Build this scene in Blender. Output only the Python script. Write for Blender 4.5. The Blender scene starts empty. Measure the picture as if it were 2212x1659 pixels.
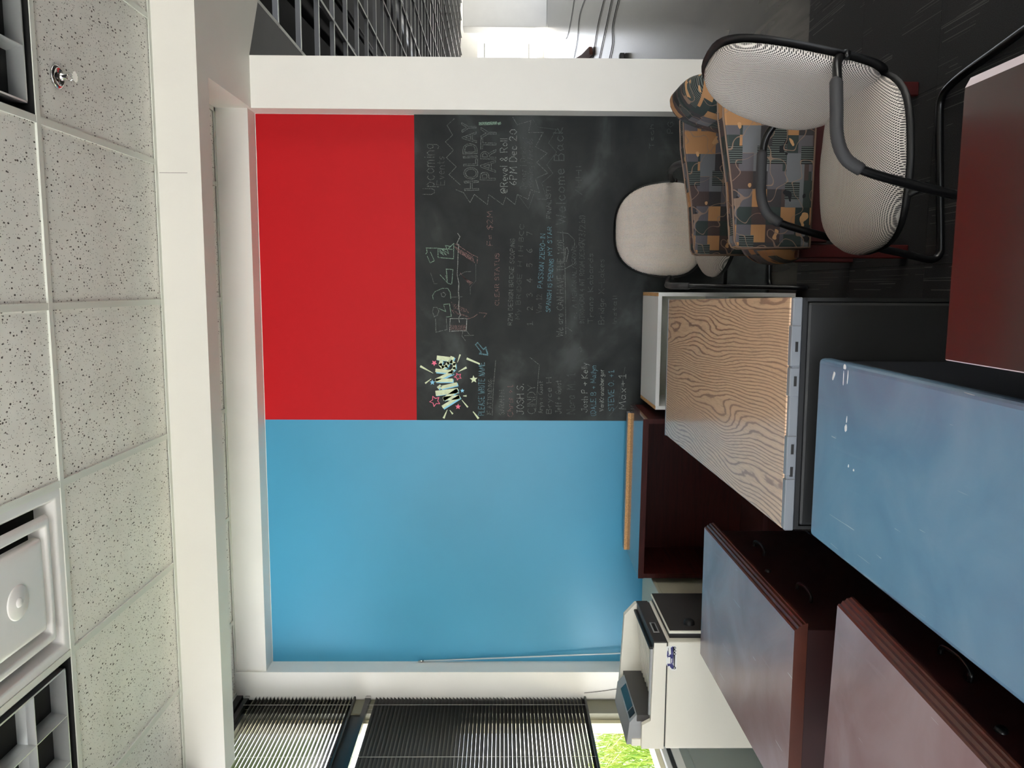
import bpy, bmesh, math, random
from mathutils import Vector, Matrix
random.seed(7)
SC = bpy.context.scene
COL = SC.collection

# ---------------------------------------------------------------- camera
F_PX, W_PX, H_PX = 1705.7, 2212, 1659
HC = 1.5
YAW, PITCH, ROLL = math.radians(6.958), math.radians(-0.737), math.radians(-0.240)
def cam_axes():
    cy, sy = math.cos(YAW), math.sin(YAW)
    f = Vector((-sy*math.cos(PITCH), cy*math.cos(PITCH), math.sin(PITCH)))
    r = Vector((cy, sy, 0)); d = f.cross(r)
    r2 = r*math.cos(ROLL) + d*math.sin(ROLL)
    d2 = d*math.cos(ROLL) - r*math.sin(ROLL)
    return r2, d2, f
CR, CD, CF = cam_axes()
cam_d = bpy.data.cameras.new('camera'); cam = bpy.data.objects.new('camera', cam_d); COL.objects.link(cam)
# the photograph lies on its side: picture right = world down, picture up = world right
M = Matrix(((CD.x, CR.x, -CF.x, 0), (CD.y, CR.y, -CF.y, 0), (CD.z, CR.z, -CF.z, HC), (0, 0, 0, 1)))
cam.matrix_world = M
cam_d.sensor_fit = 'HORIZONTAL'; cam_d.sensor_width = 36.0; cam_d.lens = 36.0*F_PX/W_PX
cam_d.clip_start = 0.05; cam_d.clip_end = 400
SC.camera = cam

# ---------------------------------------------------------------- world, sun, exposure
w = bpy.data.worlds.new('world'); SC.world = w; w.use_nodes = True
bg = w.node_tree.nodes['Background']; bg.inputs[0].default_value = (0.93, 0.98, 1.06, 1); bg.inputs[1].default_value = 5.0
sun_d = bpy.data.lights.new('sun', 'SUN'); sun_d.energy = 40.0; sun_d.angle = 0.01; sun_d.color = (1, 0.95, 0.86)
sun = bpy.data.objects.new('sun', sun_d); COL.objects.link(sun)
sun.rotation_euler = Vector((0.16, -0.74, -0.66)).to_track_quat('-Z', 'Y').to_euler()
def portal(loc, direction, sx, sy):
    l = bpy.data.lights.new('window_portal', 'AREA'); l.shape = 'RECTANGLE'; l.size = sx; l.size_y = sy
    l.cycles.is_portal = True
    o = bpy.data.objects.new('window_portal', l); COL.objects.link(o); o.location = loc
    o.rotation_euler = Vector(direction).to_track_quat('-Z', 'Z').to_euler()
SC.view_settings.view_transform = 'Standard'; SC.view_settings.look = 'None'
SC.view_settings.gamma = 1.0; SC.view_settings.use_curve_mapping = False
SC.view_settings.exposure = 0.25
SC.cycles.max_bounces = 8; SC.cycles.diffuse_bounces = 5; SC.cycles.glossy_bounces = 4
SC.cycles.transmission_bounces = 4; SC.cycles.transparent_max_bounces = 8
SC.cycles.sample_clamp_indirect = 8.0; SC.cycles.caustics_reflective = False; SC.cycles.caustics_refractive = False
SC.cycles.use_denoising = True

# ---------------------------------------------------------------- helpers
def ray(px, py):
    u, v = H_PX - py, px
    return CR*((u - 829.5)/F_PX) + CD*((v - 1106.0)/F_PX) + CF
def at_y(px, py, Y): r = ray(px, py); return r*(Y/r.y) + Vector((0, 0, HC))
def at_z(px, py, z): r = ray(px, py); return r*((z - HC)/r.z) + Vector((0, 0, HC))
def at_x(px, py, X): r = ray(px, py); return r*(X/r.x) + Vector((0, 0, HC))

def srgb(r, g, b):
    f = lambda c: (c/255)/12.92 if c/255 <= 0.04045 else ((c/255 + 0.055)/1.055)**2.4
    return (f(r), f(g), f(b), 1)

MATS = {}
def mat(name, col=(0.8, 0.8, 0.8, 1), rough=0.5, metal=0.0, coat=0.0, coat_rough=0.05, spec=0.5, noise=None, bump=None):
    m = bpy.data.materials.new(name); m.use_nodes = True; MATS[name] = m
    nt = m.node_tree; b = nt.nodes['Principled BSDF']
    b.inputs['Base Color'].default_value = col; b.inputs['Roughness'].default_value = rough
    b.inputs['Metallic'].default_value = metal; b.inputs['Coat Weight'].default_value = coat
    b.inputs['Coat Roughness'].default_value = coat_rough; b.inputs['Specular IOR Level'].default_value = spec
    if noise:                       # (scale, amount): mild mottling of the base colour
        tc = nt.nodes.new('ShaderNodeTexCoord'); n = nt.nodes.new('ShaderNodeTexNoise')
        n.inputs['Scale'].default_value = noise[0]; n.inputs['Detail'].default_value = 4
        r = nt.nodes.new('ShaderNodeValToRGB')
        a = noise[1]; r.color_ramp.elements[0].position = 0.3; r.color_ramp.elements[1].position = 0.7
        r.color_ramp.elements[0].color = (col[0]*(1-a), col[1]*(1-a), col[2]*(1-a), 1)
        r.color_ramp.elements[1].color = (min(1, col[0]*(1+a)), min(1, col[1]*(1+a)), min(1, col[2]*(1+a)), 1)
        nt.links.new(tc.outputs['Object'], n.inputs['Vector']); nt.links.new(n.outputs['Fac'], r.inputs['Fac'])
        nt.links.new(r.outputs['Color'], b.inputs['Base Color'])
    if bump:                        # (scale, strength)
        tc = nt.nodes.new('ShaderNodeTexCoord'); n = nt.nodes.new('ShaderNodeTexNoise')
        n.inputs['Scale'].default_value = bump[0]; n.inputs['Detail'].default_value = 3
        bp = nt.nodes.new('ShaderNodeBump'); bp.inputs['Strength'].default_value = bump[1]; bp.inputs['Distance'].default_value = 0.002
        nt.links.new(tc.outputs['Object'], n.inputs['Vector']); nt.links.new(n.outputs['Fac'], bp.inputs['Height'])
        nt.links.new(bp.outputs['Normal'], b.inputs['Normal'])
    return m
class NT:
    """small node-graph helper"""
    def __init__(s, m): s.t = m.node_tree; s.b = s.t.nodes['Principled BSDF']
    def n(s, typ, **kw):
        x = s.t.nodes.new(typ)
        for k, v in kw.items():
            if hasattr(x, k): setattr(x, k, v)
            else: x.inputs[k].default_value = v
        return x
    def l(s, a, b): s.t.links.new(a, b)
    def math(s, op, a, b=None, c=None):
        x = s.n('ShaderNodeMath', operation=op)
        for i, q in enumerate((a, b, c)):
            if q is None: continue
            if isinstance(q, (int, float)): x.inputs[i].default_value = q
            else: s.l(q, x.inputs[i])
        return x.outputs[0]
    def ramp(s, fac, stops, interp='LINEAR'):
        r = s.n('ShaderNodeValToRGB'); cr = r.color_ramp; cr.interpolation = interp
        while len(cr.elements) < len(stops): cr.elements.new(0.5)
        for e, (p, c) in zip(cr.elements, stops): e.position = p; e.color = c
        s.l(fac, r.inputs['Fac']); return r.outputs['Color']
    def mix(s, fac, a, b):
        x = s.n('ShaderNodeMix', data_type='RGBA')
        for q, i in ((fac, 0), (a, 6), (b, 7)):
            if isinstance(q, (int, float, tuple)): x.inputs[i].default_value = q
            else: s.l(q, x.inputs[i])
        return x.outputs[2]
    def map(s, src, scale=(1, 1, 1), rot=(0, 0, 0), loc=(0, 0, 0)):
        mp = s.n('ShaderNodeMapping'); mp.inputs['Scale'].default_value = scale
        mp.inputs['Rotation'].default_value = rot; mp.inputs['Location'].default_value = loc
        s.l(src, mp.inputs['Vector']); return mp.outputs[0]
    def coord(s, which='Object'): return s.n('ShaderNodeTexCoord').outputs[which]

# mesh helpers --------------------------------------------------------------
def mesh(name, verts, faces, smooth=False):
    me = bpy.data.meshes.new(name); me.from_pydata([tuple(v) for v in verts], [], faces)
    if smooth: me.polygons.foreach_set('use_smooth', [True]*len(me.polygons))
    me.update(); return me
BF = [(0, 3, 2, 1), (4, 5, 6, 7), (0, 1, 5, 4), (1, 2, 6, 5), (2, 3, 7, 6), (3, 0, 4, 7)]
def box_vf(x0, x1, y0, y1, z0, z1):
    return [(x0, y0, z0), (x1, y0, z0), (x1, y1, z0), (x0, y1, z0), (x0, y0, z1), (x1, y0, z1), (x1, y1, z1), (x0, y1, z1)], BF
def box(name, x0, x1, y0, y1, z0, z1, bev=0.0, seg=2):
    v, f = box_vf(min(x0, x1), max(x0, x1), min(y0, y1), max(y0, y1), min(z0, z1), max(z0, z1))
    if not bev: return mesh(name, v, f)
    bm = bmesh.new(); vs = [bm.verts.new(p) for p in v]
    for q in f: bm.faces.new([vs[i] for i in q])
    bmesh.ops.bevel(bm, geom=bm.edges[:], offset=bev, segments=seg, profile=0.5, affect='EDGES')
    me = bpy.data.meshes.new(name); bm.to_mesh(me); bm.free()
    if seg > 1: me.polygons.foreach_set('use_smooth', [False]*len(me.polygons))
    return me
def multi(name, parts, smooth=False):
    """join (verts, faces) pairs"""
    V, Fc = [], []
    for v, f in parts:
        o = len(V); V += list(v); Fc += [tuple(i + o for i in q) for q in f]
    return mesh(name, V, Fc, smooth)
def prism(name, poly, axis, a, b):
    """poly: list of 2-D points, extruded along axis ('x','y','z') from a to b"""
    def P(p, t):
        return {'x': (t, p[0], p[1]), 'y': (p[0], t, p[1]), 'z': (p[0], p[1], t)}[axis]
    n = len(poly); v = [P(p, a) for p in poly] + [P(p, b) for p in poly]
    f = [tuple(range(n))[::-1], tuple(range(n, 2*n))] + [(i, (i+1) % n, n + (i+1) % n, n + i) for i in range(n)]
    me = mesh(name, v, f)
    bm = bmesh.new(); bm.from_mesh(me); bmesh.ops.recalc_face_normals(bm, faces=bm.faces[:]); bm.to_mesh(me); bm.free()
    return me
def smooth_path(pts, n=6):
    pts = [Vector(p) for p in pts]; out = []
    for i in range(len(pts) - 1):
        p0 = pts[max(i-1, 0)]; p1 = pts[i]; p2 = pts[i+1]; p3 = pts[min(i+2, len(pts)-1)]
        for k in range(n):
            t = k/n
            out.append(0.5*((2*p1) + (p2-p0)*t + (2*p0-5*p1+4*p2-p3)*t*t + (3*p1-p0-3*p2+p3)*t**3))
    return out + [pts[-1]]
def tube_vf(pts, rad, seg=8, cap=True):
    pts = [Vector(p) for p in pts]; n = len(pts); V, Fc = [], []
    rs = rad if isinstance(rad, (list, tuple)) else [rad]*n
    t = (pts[1]-pts[0]).normalized(); up = Vector((0, 0, 1)) if abs(t.z) < 0.9 else Vector((1, 0, 0))
    a = t.cross(up).normalized()
    for i, p in enumerate(pts):
        t = (pts[min(i+1, n-1)] - pts[max(i-1, 0)]).normalized()
        a = (a - t*a.dot(t)).normalized(); b = t.cross(a)
        for k in range(seg):
            q = 2*math.pi*k/seg; V.append(p + (a*math.cos(q) + b*math.sin(q))*rs[i])
    for i in range(n-1):
        for k in range(seg):
            Fc.append((i*seg+k, i*seg+(k+1) % seg, (i+1)*seg+(k+1) % seg, (i+1)*seg+k))
    if cap: Fc += [tuple(range(seg))[::-1], tuple(range((n-1)*seg, n*seg))]
    return V, Fc
def tube(name, pts, rad, seg=8): v, f = tube_vf(pts, rad, seg); return mesh(name, v, f, True)
def lathe(name, prof, seg=24, axis='z'):
    V, Fc = [], []; n = len(prof)
    for k in range(seg):
        q = 2*math.pi*k/seg
        for r, z in prof: V.append((r*math.cos(q), r*math.sin(q), z))
    for k in range(seg):
        for i in range(n-1):
            Fc.append((k*n+i, ((k+1) % seg)*n+i, ((k+1) % seg)*n+i+1, k*n+i+1))
    return mesh(name, V, Fc, True)
def obj(name, me, m=None, parent=None, loc=None, rot=None):
    o = bpy.data.objects.new(name, me); COL.objects.link(o)
    if m is not None:
        ms = m if isinstance(m, (list, tuple)) else [m]
        if not me.materials:
            for x in ms: me.materials.append(MATS[x] if isinstance(x, str) else x)
    if parent: o.parent = parent
    if loc: o.location = loc
    if rot: o.rotation_euler = rot
    return o
def tag(o, label=None, cat=None, group=None, kind=None):
    if label: o['label'] = label
    if cat: o['category'] = cat
    if group: o['group'] = group
    if kind: o['kind'] = kind
    return o
def thing(name, label, cat, loc=(0, 0, 0), rz=0.0, group=None):
    o = bpy.data.objects.new(name, None); COL.objects.link(o); o.empty_display_size = 0.1
    o.location = loc; o.rotation_euler = (0, 0, rz); return tag(o, label, cat, group)
def struct(name, me=None, m=None, label=None):
    o = obj(name, me, m) if me else bpy.data.objects.new(name, None)
    if not me: COL.objects.link(o)
    return tag(o, label, None, None, 'structure')
def part_label(o, label): o['label'] = label; return o
def copy_tree(o, parent=None):
    c = o.copy(); COL.objects.link(c)
    if parent: c.parent = parent
    for ch in o.children:
        if ch != c: copy_tree(ch, c)
    return c

# ---------------------------------------------------------------- materials
mat('wall_white', srgb(229, 227, 222), 0.55, noise=(3, 0.02), bump=(160, 0.08))
mat('soffit_white', srgb(222, 219, 212), 0.6, noise=(3, 0.02), bump=(160, 0.08))
mat('hall_shade_grey', srgb(104, 105, 105), 0.7)  # drywall grey, darkened to hold the shadow on its underside
mat('red_paint', srgb(188, 4, 18), 0.6, spec=0.3, noise=(1.5, 0.05), bump=(220, 0.10))
mat('blue_paint', srgb(64, 148, 184), 0.40, noise=(1.2, 0.06), bump=(220, 0.10))
mat('tee_white', srgb(214, 216, 208), 0.45)
mat('tee_grey', srgb(70, 70, 71), 0.6)
mat('black_void', srgb(12, 12, 13), 0.9)
mat('black_metal', srgb(16, 16, 17), 0.28)
mat('black_plastic', srgb(20, 20, 21), 0.5, bump=(400, 0.1))
mat('arm_pad', srgb(60, 60, 62), 0.6, bump=(300, 0.1))
mat('chrome', srgb(210, 208, 205), 0.12, metal=1.0)
mat('louver', srgb(206, 208, 208), 0.28, metal=0.65)
mat('diffuser_white', srgb(226, 224, 222), 0.25)
mat('cherry_top_sheen', srgb(122, 92, 92), 0.4, coat=1.0, coat_rough=0.27)  # mauve-grey base holds the lilac sheen reflected by the cherry tops
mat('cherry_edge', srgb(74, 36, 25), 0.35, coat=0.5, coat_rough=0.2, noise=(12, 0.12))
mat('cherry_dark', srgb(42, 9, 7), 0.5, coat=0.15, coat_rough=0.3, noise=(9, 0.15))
mat('mahogany', srgb(70, 26, 22), 0.55, spec=0.25)
mat('mahogany_top', srgb(84, 50, 48), 0.25, coat=1.0, coat_rough=0.08)
mat('particle_board', srgb(206, 160, 108), 0.85, noise=(160, 0.3))
mat('red_top', srgb(40, 12, 8), 0.3, coat=0.45, coat_rough=0.10, noise=(4, 0.08))
mat('red_edge', srgb(196, 168, 168), 0.3, coat=1.0, coat_rough=0.1)  # pale edge faces and chamfer of the red desk top
mat('slate_blue', srgb(98, 130, 158), 0.38, coat=0.9, coat_rough=0.2)
mat('slate_dark', srgb(22, 25, 32), 0.4)
mat('steel_dark', srgb(36, 37, 38), 0.5, noise=(2, 0.05), bump=(500, 0.08))
mat('steel_grey', srgb(132, 136, 142), 0.35)
mat('white_laminate', srgb(226, 226, 224), 0.4)
mat('white_inside', srgb(222, 222, 206), 0.5)
mat('white_shade', srgb(150, 152, 156), 0.5)
mat('printer_white', srgb(240, 236, 222), 0.5, bump=(600, 0.12))
mat('printer_dark', srgb(62, 60, 59), 0.5, bump=(600, 0.12))
mat('printer_grey', srgb(160, 162, 164), 0.45)
mat('lcd', srgb(40, 62, 70), 0.15)
mat('beige_metal', srgb(186, 182, 160), 0.45)
mat('olive_frame', srgb(112, 110, 92), 0.4, metal=0.0)
mat('dark_frame', srgb(34, 33, 32), 0.4)
mat('cream_frame', srgb(232, 222, 190), 0.5)
mat('sill_white', srgb(236, 232, 228), 0.45)
mat('panel_grey', srgb(160, 166, 162), 0.5)
mat('slat', srgb(30, 29, 28), 0.35)
mat('cord_grey', srgb(200, 198, 190), 0.6)
mat('cable_black', srgb(20, 22, 24), 0.5)
mat('clear_rod', srgb(190, 205, 210), 0.15)
mat('cardboard', srgb(96, 52, 36), 0.7)
mat('tape_white', srgb(236, 236, 236), 0.5)
mat('sticker_white', srgb(245, 245, 240), 0.4)
mat('sticker_blue', srgb(62, 62, 122), 0.4)
mat('sticker_black', srgb(45, 45, 52), 0.4)
mat('ground_bounce', srgb(196, 197, 196), 0.9, noise=(3, 0.1))  # ground colour lightened so its bounce brightens the ceiling
mat('asphalt', srgb(150, 150, 140), 0.9)
mat('wood_leg', srgb(66, 12, 8), 0.35, coat=0.5, coat_rough=0.2)
# thin clear glass
g = bpy.data.materials.new('glass'); g.use_nodes = True; MATS['glass'] = g; nt = g.node_tree; nt.nodes.clear()
o_ = nt.nodes.new('ShaderNodeOutputMaterial'); t_ = nt.nodes.new('ShaderNodeBsdfTransparent'); gl_ = nt.nodes.new('ShaderNodeBsdfGlossy'); gl_.inputs['Roughness'].default_value = 0.02
mx = nt.nodes.new('ShaderNodeMixShader'); mx.inputs[0].default_value = 0.05
nt.links.new(t_.outputs[0], mx.inputs[1]); nt.links.new(gl_.outputs[0], mx.inputs[2]); nt.links.new(mx.outputs[0], o_.inputs[0])
# pierced ceiling tile
m = mat('ceiling_tile', srgb(214, 208, 198), 0.8); N = NT(m); c = N.coord()
def holes(sc_, lo, hi):
    v = N.n('ShaderNodeTexVoronoi', feature='F1'); N.l(N.map(c, sc_), v.inputs['Vector']); v.inputs['Scale'].default_value = 1
    sep = N.n('ShaderNodeSeparateColor'); N.l(v.outputs['Color'], sep.inputs[0])
    thr = N.math('MULTIPLY', N.math('POWER', sep.outputs[0], 1.6), hi)
    return N.math('LESS_THAN', v.outputs['Distance'], thr)
h1 = holes((95, 60, 20), 0, 0.34); h2 = holes((170, 150, 20), 0, 0.30)
hh = N.math('MAXIMUM', h1, h2)
nz = N.n('ShaderNodeTexNoise', Scale=6.0); N.l(c, nz.inputs['Vector'])
base = N.ramp(nz.outputs['Fac'], [(0.3, srgb(228, 226, 220)), (0.7, srgb(238, 236, 230))])
N.l(N.mix(hh, base, srgb(84, 78, 72)), N.b.inputs['Base Color'])
# chalkboard paint with wiped smears
m = mat('chalkboard', srgb(40, 42, 42), 0.7, spec=0.25); N = NT(m); c = N.coord()
n1 = N.n('ShaderNodeTexNoise', Scale=1.7, Detail=6.0, Distortion=1.2); N.l(N.map(c, (1, 1, 1.4)), n1.inputs['Vector'])
n2 = N.n('ShaderNodeTexNoise', Scale=9.0, Detail=8.0, Distortion=0.5); N.l(c, n2.inputs['Vector'])
s_ = N.math('ADD', N.math('MULTIPLY', n1.outputs['Fac'], 0.75), N.math('MULTIPLY', n2.outputs['Fac'], 0.25))
N.l(N.ramp(s_, [(0.35, srgb(34, 36, 37)), (0.52, srgb(46, 49, 49)), (0.66, srgb(70, 74, 74))]), N.b.inputs['Base Color'])
# chalk colours: grainy, so the board shows between the grains
def chalk(name, col, cover):
    m = mat(name, col, 0.9); N = NT(m); n = N.n('ShaderNodeTexNoise', Scale=420.0, Detail=2.0); N.l(N.coord(), n.inputs['Vector'])
    k = N.ramp(n.outputs['Fac'], [(max(0, 0.62-cover*0.5), (0, 0, 0, 1)), (max(0.06, 0.72-cover*0.5), (1, 1, 1, 1))])
    N.l(N.mix(k, srgb(44, 47, 47), col), N.b.inputs['Base Color'])
chalk('chalk_white', srgb(178, 182, 178), 0.36); chalk('chalk_dim', srgb(132, 136, 134), 0.30)
chalk('chalk_faint', srgb(98, 102, 102), 0.32); chalk('chalk_blue', srgb(124, 172, 188), 0.34); chalk('chalk_pink', srgb(190, 140, 138), 0.24)
chalk('chalk_green', srgb(150, 180, 160), 0.35)
mat('art_cream', srgb(214, 224, 190), 0.8, noise=(60, 0.12)); mat('art_blue', srgb(140, 205, 235), 0.8); mat('art_pink', srgb(240, 120, 150), 0.8)
# oak laminate
m = mat('oak', srgb(196, 152, 112), 0.38, coat=0.8, coat_rough=0.12); N = NT(m); c = N.coord()
d1 = N.n('ShaderNodeTexNoise', Scale=1.0, Detail=2.0); N.l(N.map(c, (3.2, 0.72, 1)), d1.inputs['Vector'])
d2 = N.n('ShaderNodeTexNoise', Scale=1.0, Detail=3.0); N.l(N.map(c, (60, 9, 1)), d2.inputs['Vector'])
sx = N.n('ShaderNodeSeparateXYZ'); N.l(c, sx.inputs[0])
ph = N.math('ADD', N.math('ADD', N.math('MULTIPLY', sx.outputs[0], 150.0), N.math('MULTIPLY', d1.outputs['Fac'], 66.0)), N.math('MULTIPLY', d2.outputs['Fac'], 1.6))
fr = N.math('PINGPONG', ph, 1.0)
g1 = N.n('ShaderNodeTexNoise', Scale=1.0, Detail=3.0); N.l(N.map(c, (240, 14, 1)), g1.inputs['Vector'])
oakc = N.ramp(fr, [(0.0, srgb(170, 132, 108)), (0.20, srgb(182, 144, 118)), (0.34, srgb(228, 190, 154)), (1.0, srgb(236, 200, 164))])
N.l(N.mix(N.math('MULTIPLY', N.math('GREATER_THAN', g1.outputs['Fac'], 0.58), 0.22), oakc, srgb(158, 120, 94)), N.b.inputs['Base Color'])
# worn tops: paler scuffs, dust smears and fine scratches of their own shape
def scuffed(name, col, pale, dark, seed):
    N = NT(MATS[name]); c = N.map(N.coord(), loc=(seed, seed*0.3, 0))
    n1 = N.n('ShaderNodeTexNoise', Scale=3.2, Detail=6.0, Distortion=1.6); N.l(c, n1.inputs['Vector'])
    n2 = N.n('ShaderNodeTexNoise', Scale=1.0, Detail=4.0, Distortion=0.4); N.l(N.map(c, (70, 5, 1), rot=(0, 0, 0.5)), n2.inputs['Vector'])
    n3 = N.n('ShaderNodeTexNoise', Scale=1.0, Detail=2.0, Distortion=0.8); N.l(N.map(c, (160, 4, 1), rot=(0, 0, -0.9)), n3.inputs['Vector'])
    k = N.ramp(n1.outputs['Fac'], [(0.30, dark), (0.52, col), (0.85, pale)])
    sm = N.math('MULTIPLY', N.ramp(n2.outputs['Fac'], [(0.62, (0, 0, 0, 1)), (0.85, (1, 1, 1, 1))]), 0.3)
    k = N.mix(sm, k, pale)
    sc2 = N.math('MULTIPLY', N.math('GREATER_THAN', n3.outputs['Fac'], 0.735), N.math('GREATER_THAN', n1.outputs['Fac'], 0.52))
    N.l(N.mix(N.math('MULTIPLY', sc2, 0.7), k, srgb(205, 205, 208)), N.b.inputs['Base Color'])
    rg = N.math('ADD', N.math('MULTIPLY', n1.outputs['Fac'], 0.12), 0.18); N.l(rg, N.b.inputs['Coat Roughness'])
scuffed('cherry_top_sheen', srgb(142, 114, 116), srgb(160, 140, 144), srgb(126, 94, 95), 2.0)  # scuffs over a base paled for the reflected sheen
scuffed('slate_blue', srgb(104, 138, 166), srgb(124, 150, 174), srgb(94, 126, 156), 5.0)
# dark mahogany laminate with grain
m = MATS['mahogany']; N = NT(m); c = N.coord(); n = N.n('ShaderNodeTexNoise', Scale=1.0, Detail=5.0, Distortion=0.6); N.l(N.map(c, (5, 5, 60)), n.inputs['Vector'])
N.l(N.ramp(n.outputs['Fac'], [(0.3, srgb(46, 12, 9)), (0.6, srgb(64, 20, 14)), (0.8, srgb(50, 14, 10))]), N.b.inputs['Base Color'])
# carpet tiles: near-black with paler dashes along the pile direction
m = mat('carpet', srgb(34, 33, 34), 0.95); N = NT(m); c = N.coord()
v1 = N.n('ShaderNodeTexNoise', Scale=1.0, Detail=1.0); N.l(N.map(c, (190, 0.9, 1)), v1.inputs['Vector'])
v2 = N.n('ShaderNodeTexNoise', Scale=1.0, Detail=2.0); N.l(N.map(c, (6, 1.6, 1)), v2.inputs['Vector'])
st = N.math('MULTIPLY', N.math('GREATER_THAN', v1.outputs['Fac'], 0.61), N.math('GREATER_THAN', v2.outputs['Fac'], 0.53))
v3 = N.n('ShaderNodeTexNoise', Scale=260.0, Detail=2.0); N.l(c, v3.inputs['Vector'])
bs = N.ramp(v3.outputs['Fac'], [(0.3, srgb(26, 25, 26)), (0.7, srgb(46, 45, 46))])
N.l(N.mix(st, bs, srgb(82, 80, 78)), N.b.inputs['Base Color'])
# glue-streaked concrete
m = mat('concrete', srgb(120, 116, 110), 0.24, spec=0.9); N = NT(m); c = N.coord()
n1 = N.n('ShaderNodeTexNoise', Scale=1.0, Detail=6.0, Distortion=0.8); N.l(N.map(c, (5.0, 0.5, 1)), n1.inputs['Vector'])
n2 = N.n('ShaderNodeTexNoise', Scale=0.6, Detail=3.0); N.l(c, n2.inputs['Vector'])
cc = N.ramp(n1.outputs['Fac'], [(0.30, srgb(44, 44, 44)), (0.48, srgb(82, 82, 80)), (0.62, srgb(100, 98, 94)), (0.8, srgb(60, 60, 60))])
N.l(N.mix(N.math('MULTIPLY', n2.outputs['Fac'], 0.5), cc, srgb(112, 102, 86)), N.b.inputs['Base Color'])
# grey woven mesh upholstery (UV in metres)
m = mat('mesh_fabric', srgb(170, 160, 150), 0.85); N = NT(m); c = N.coord('UV')
sx = N.n('ShaderNodeSeparateXYZ'); N.l(N.map(c, (1, 1, 1), rot=(0, 0, math.radians(0))), sx.inputs[0])
P_ = 0.0072
def cellpos(ofs):
    a = N.math('SUBTRACT', N.math('FRACT', N.math('ADD', N.math('DIVIDE', sx.outputs[0], P_), ofs)), 0.5)
    b = N.math('SUBTRACT', N.math('FRACT', N.math('ADD', N.math('DIVIDE', sx.outputs[1], P_), ofs)), 0.5)
    return N.math('ADD', N.math('MULTIPLY', a, a), N.math('MULTIPLY', b, b))
hole = N.math('MAXIMUM', N.math('LESS_THAN', cellpos(0.0), 0.062), N.math('LESS_THAN', cellpos(0.5), 0.062))
N.l(N.mix(hole, srgb(222, 214, 206), srgb(54, 50, 50)), N.b.inputs['Base Color'])
# patchwork leaf upholstery (UV in metres)
m = mat('patch_fabric', srgb(100, 95, 95), 0.85); N = NT(m); c = N.coord('UV')
def cellnoise(sx_, sy_, off):
    fl = N.n('ShaderNodeVectorMath', operation='FLOOR'); N.l(N.map(c, (1/sx_, 1/sy_, 1), loc=(off, off*0.7, 0)), fl.inputs[0])
    wn = N.n('ShaderNodeTexWhiteNoise', noise_dimensions='2D'); N.l(fl.outputs[0], wn.inputs['Vector']); return wn.outputs['Value']
pal = [(0.0, srgb(52, 62, 60)), (0.16, srgb(96, 93, 98)), (0.34, srgb(176, 130, 88)), (0.47, srgb(60, 57, 59)), (0.62, srgb(112, 114, 118)), (0.76, srgb(76, 62, 60)), (0.90, srgb(40, 52, 51))]
ca = N.ramp(cellnoise(0.062, 0.052, 3.1), pal, 'CONSTANT'); cb = N.ramp(cellnoise(0.094, 0.08, 9.4), pal, 'CONSTANT')
sel = N.math('GREATER_THAN', cellnoise(0.094, 0.08, 5.4), 0.55)
cl = N.mix(sel, ca, cb)
sxy = N.n('ShaderNodeSeparateXYZ'); N.l(c, sxy.inputs[0])
stp = N.math('LESS_THAN', N.math('FRACT', N.math('DIVIDE', sxy.outputs[0], 0.0075)), 0.5)
ssel = N.math('GREATER_THAN', cellnoise(0.062, 0.052, 7.7), 0.86)
cl = N.mix(N.math('MULTIPLY', ssel, 1.0), cl, N.mix(stp, srgb(24, 26, 26), srgb(96, 104, 100)))
def blobs(sc_, lo, hi, seed):
    v = N.n('ShaderNodeTexVoronoi', feature='F1'); v.inputs['Scale'].default_value = 1
    wv = N.n('ShaderNodeTexNoise', Scale=26.0, Detail=1.0); N.l(c, wv.inputs['Vector'])
    off = N.n('ShaderNodeVectorMath', operation='ADD'); sc2 = N.n('ShaderNodeVectorMath', operation='SCALE'); sc2.inputs['Scale'].default_value = 0.9
    N.l(wv.outputs['Color'], sc2.inputs[0]); N.l(N.map(c, (sc_, sc_*1.5, 1), rot=(0, 0, 0.6), loc=(seed, 0, 0)), off.inputs[0]); N.l(sc2.outputs[0], off.inputs[1])
    N.l(off.outputs[0], v.inputs['Vector'])
    sp = N.n('ShaderNodeSeparateColor'); N.l(v.outputs['Color'], sp.inputs[0])
    return N.math('MULTIPLY', N.math('LESS_THAN', v.outputs['Distance'], hi), N.math('GREATER_THAN', sp.outputs[1], lo))
cl = N.mix(blobs(11, 0.45, 0.26, 2.0), cl, srgb(26, 26, 30)); cl = N.mix(blobs(10, 0.55, 0.24, 7.3), cl, srgb(196, 152, 108))
wv = N.n('ShaderNodeTexNoise', Scale=9.0, Detail=1.0); N.l(c, wv.inputs['Vector'])
vine = N.math('LESS_THAN', N.math('ABSOLUTE', N.math('SUBTRACT', wv.outputs['Fac'], 0.5)), 0.006)
cl = N.mix(N.math('MULTIPLY', vine, 0.8), cl, srgb(150, 124, 106))
N.l(cl, N.b.inputs['Base Color'])
# grass blades: colour varies blade to blade
m = mat('grass', srgb(150, 170, 60), 0.7); N = NT(m); n = N.n('ShaderNodeTexNoise', Scale=2.5, Detail=4.0); N.l(N.coord(), n.inputs['Vector'])
N.l(N.ramp(n.outputs['Fac'], [(0.3, srgb(74, 118, 26)), (0.5, srgb(128, 152, 42)), (0.7, srgb(166, 156, 84))]), N.b.inputs['Base Color'])

# ================================================================ THE SETTING
CZ = HC + 1.525            # ceiling
SZ = HC + 1.332            # underside of the soffit
NZ = HC + 1.351            # top of the painted niche
YW, YN = 4.336, 4.458      # front of the wall frame, back of the niche
XL, XR = -2.204, 0.935     # niche sides
XLW = -2.345               # left (window) wall
XC = [0.538 - 0.61*k for k in range(-6, 5)]   # ceiling tee lines that run in depth

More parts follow.
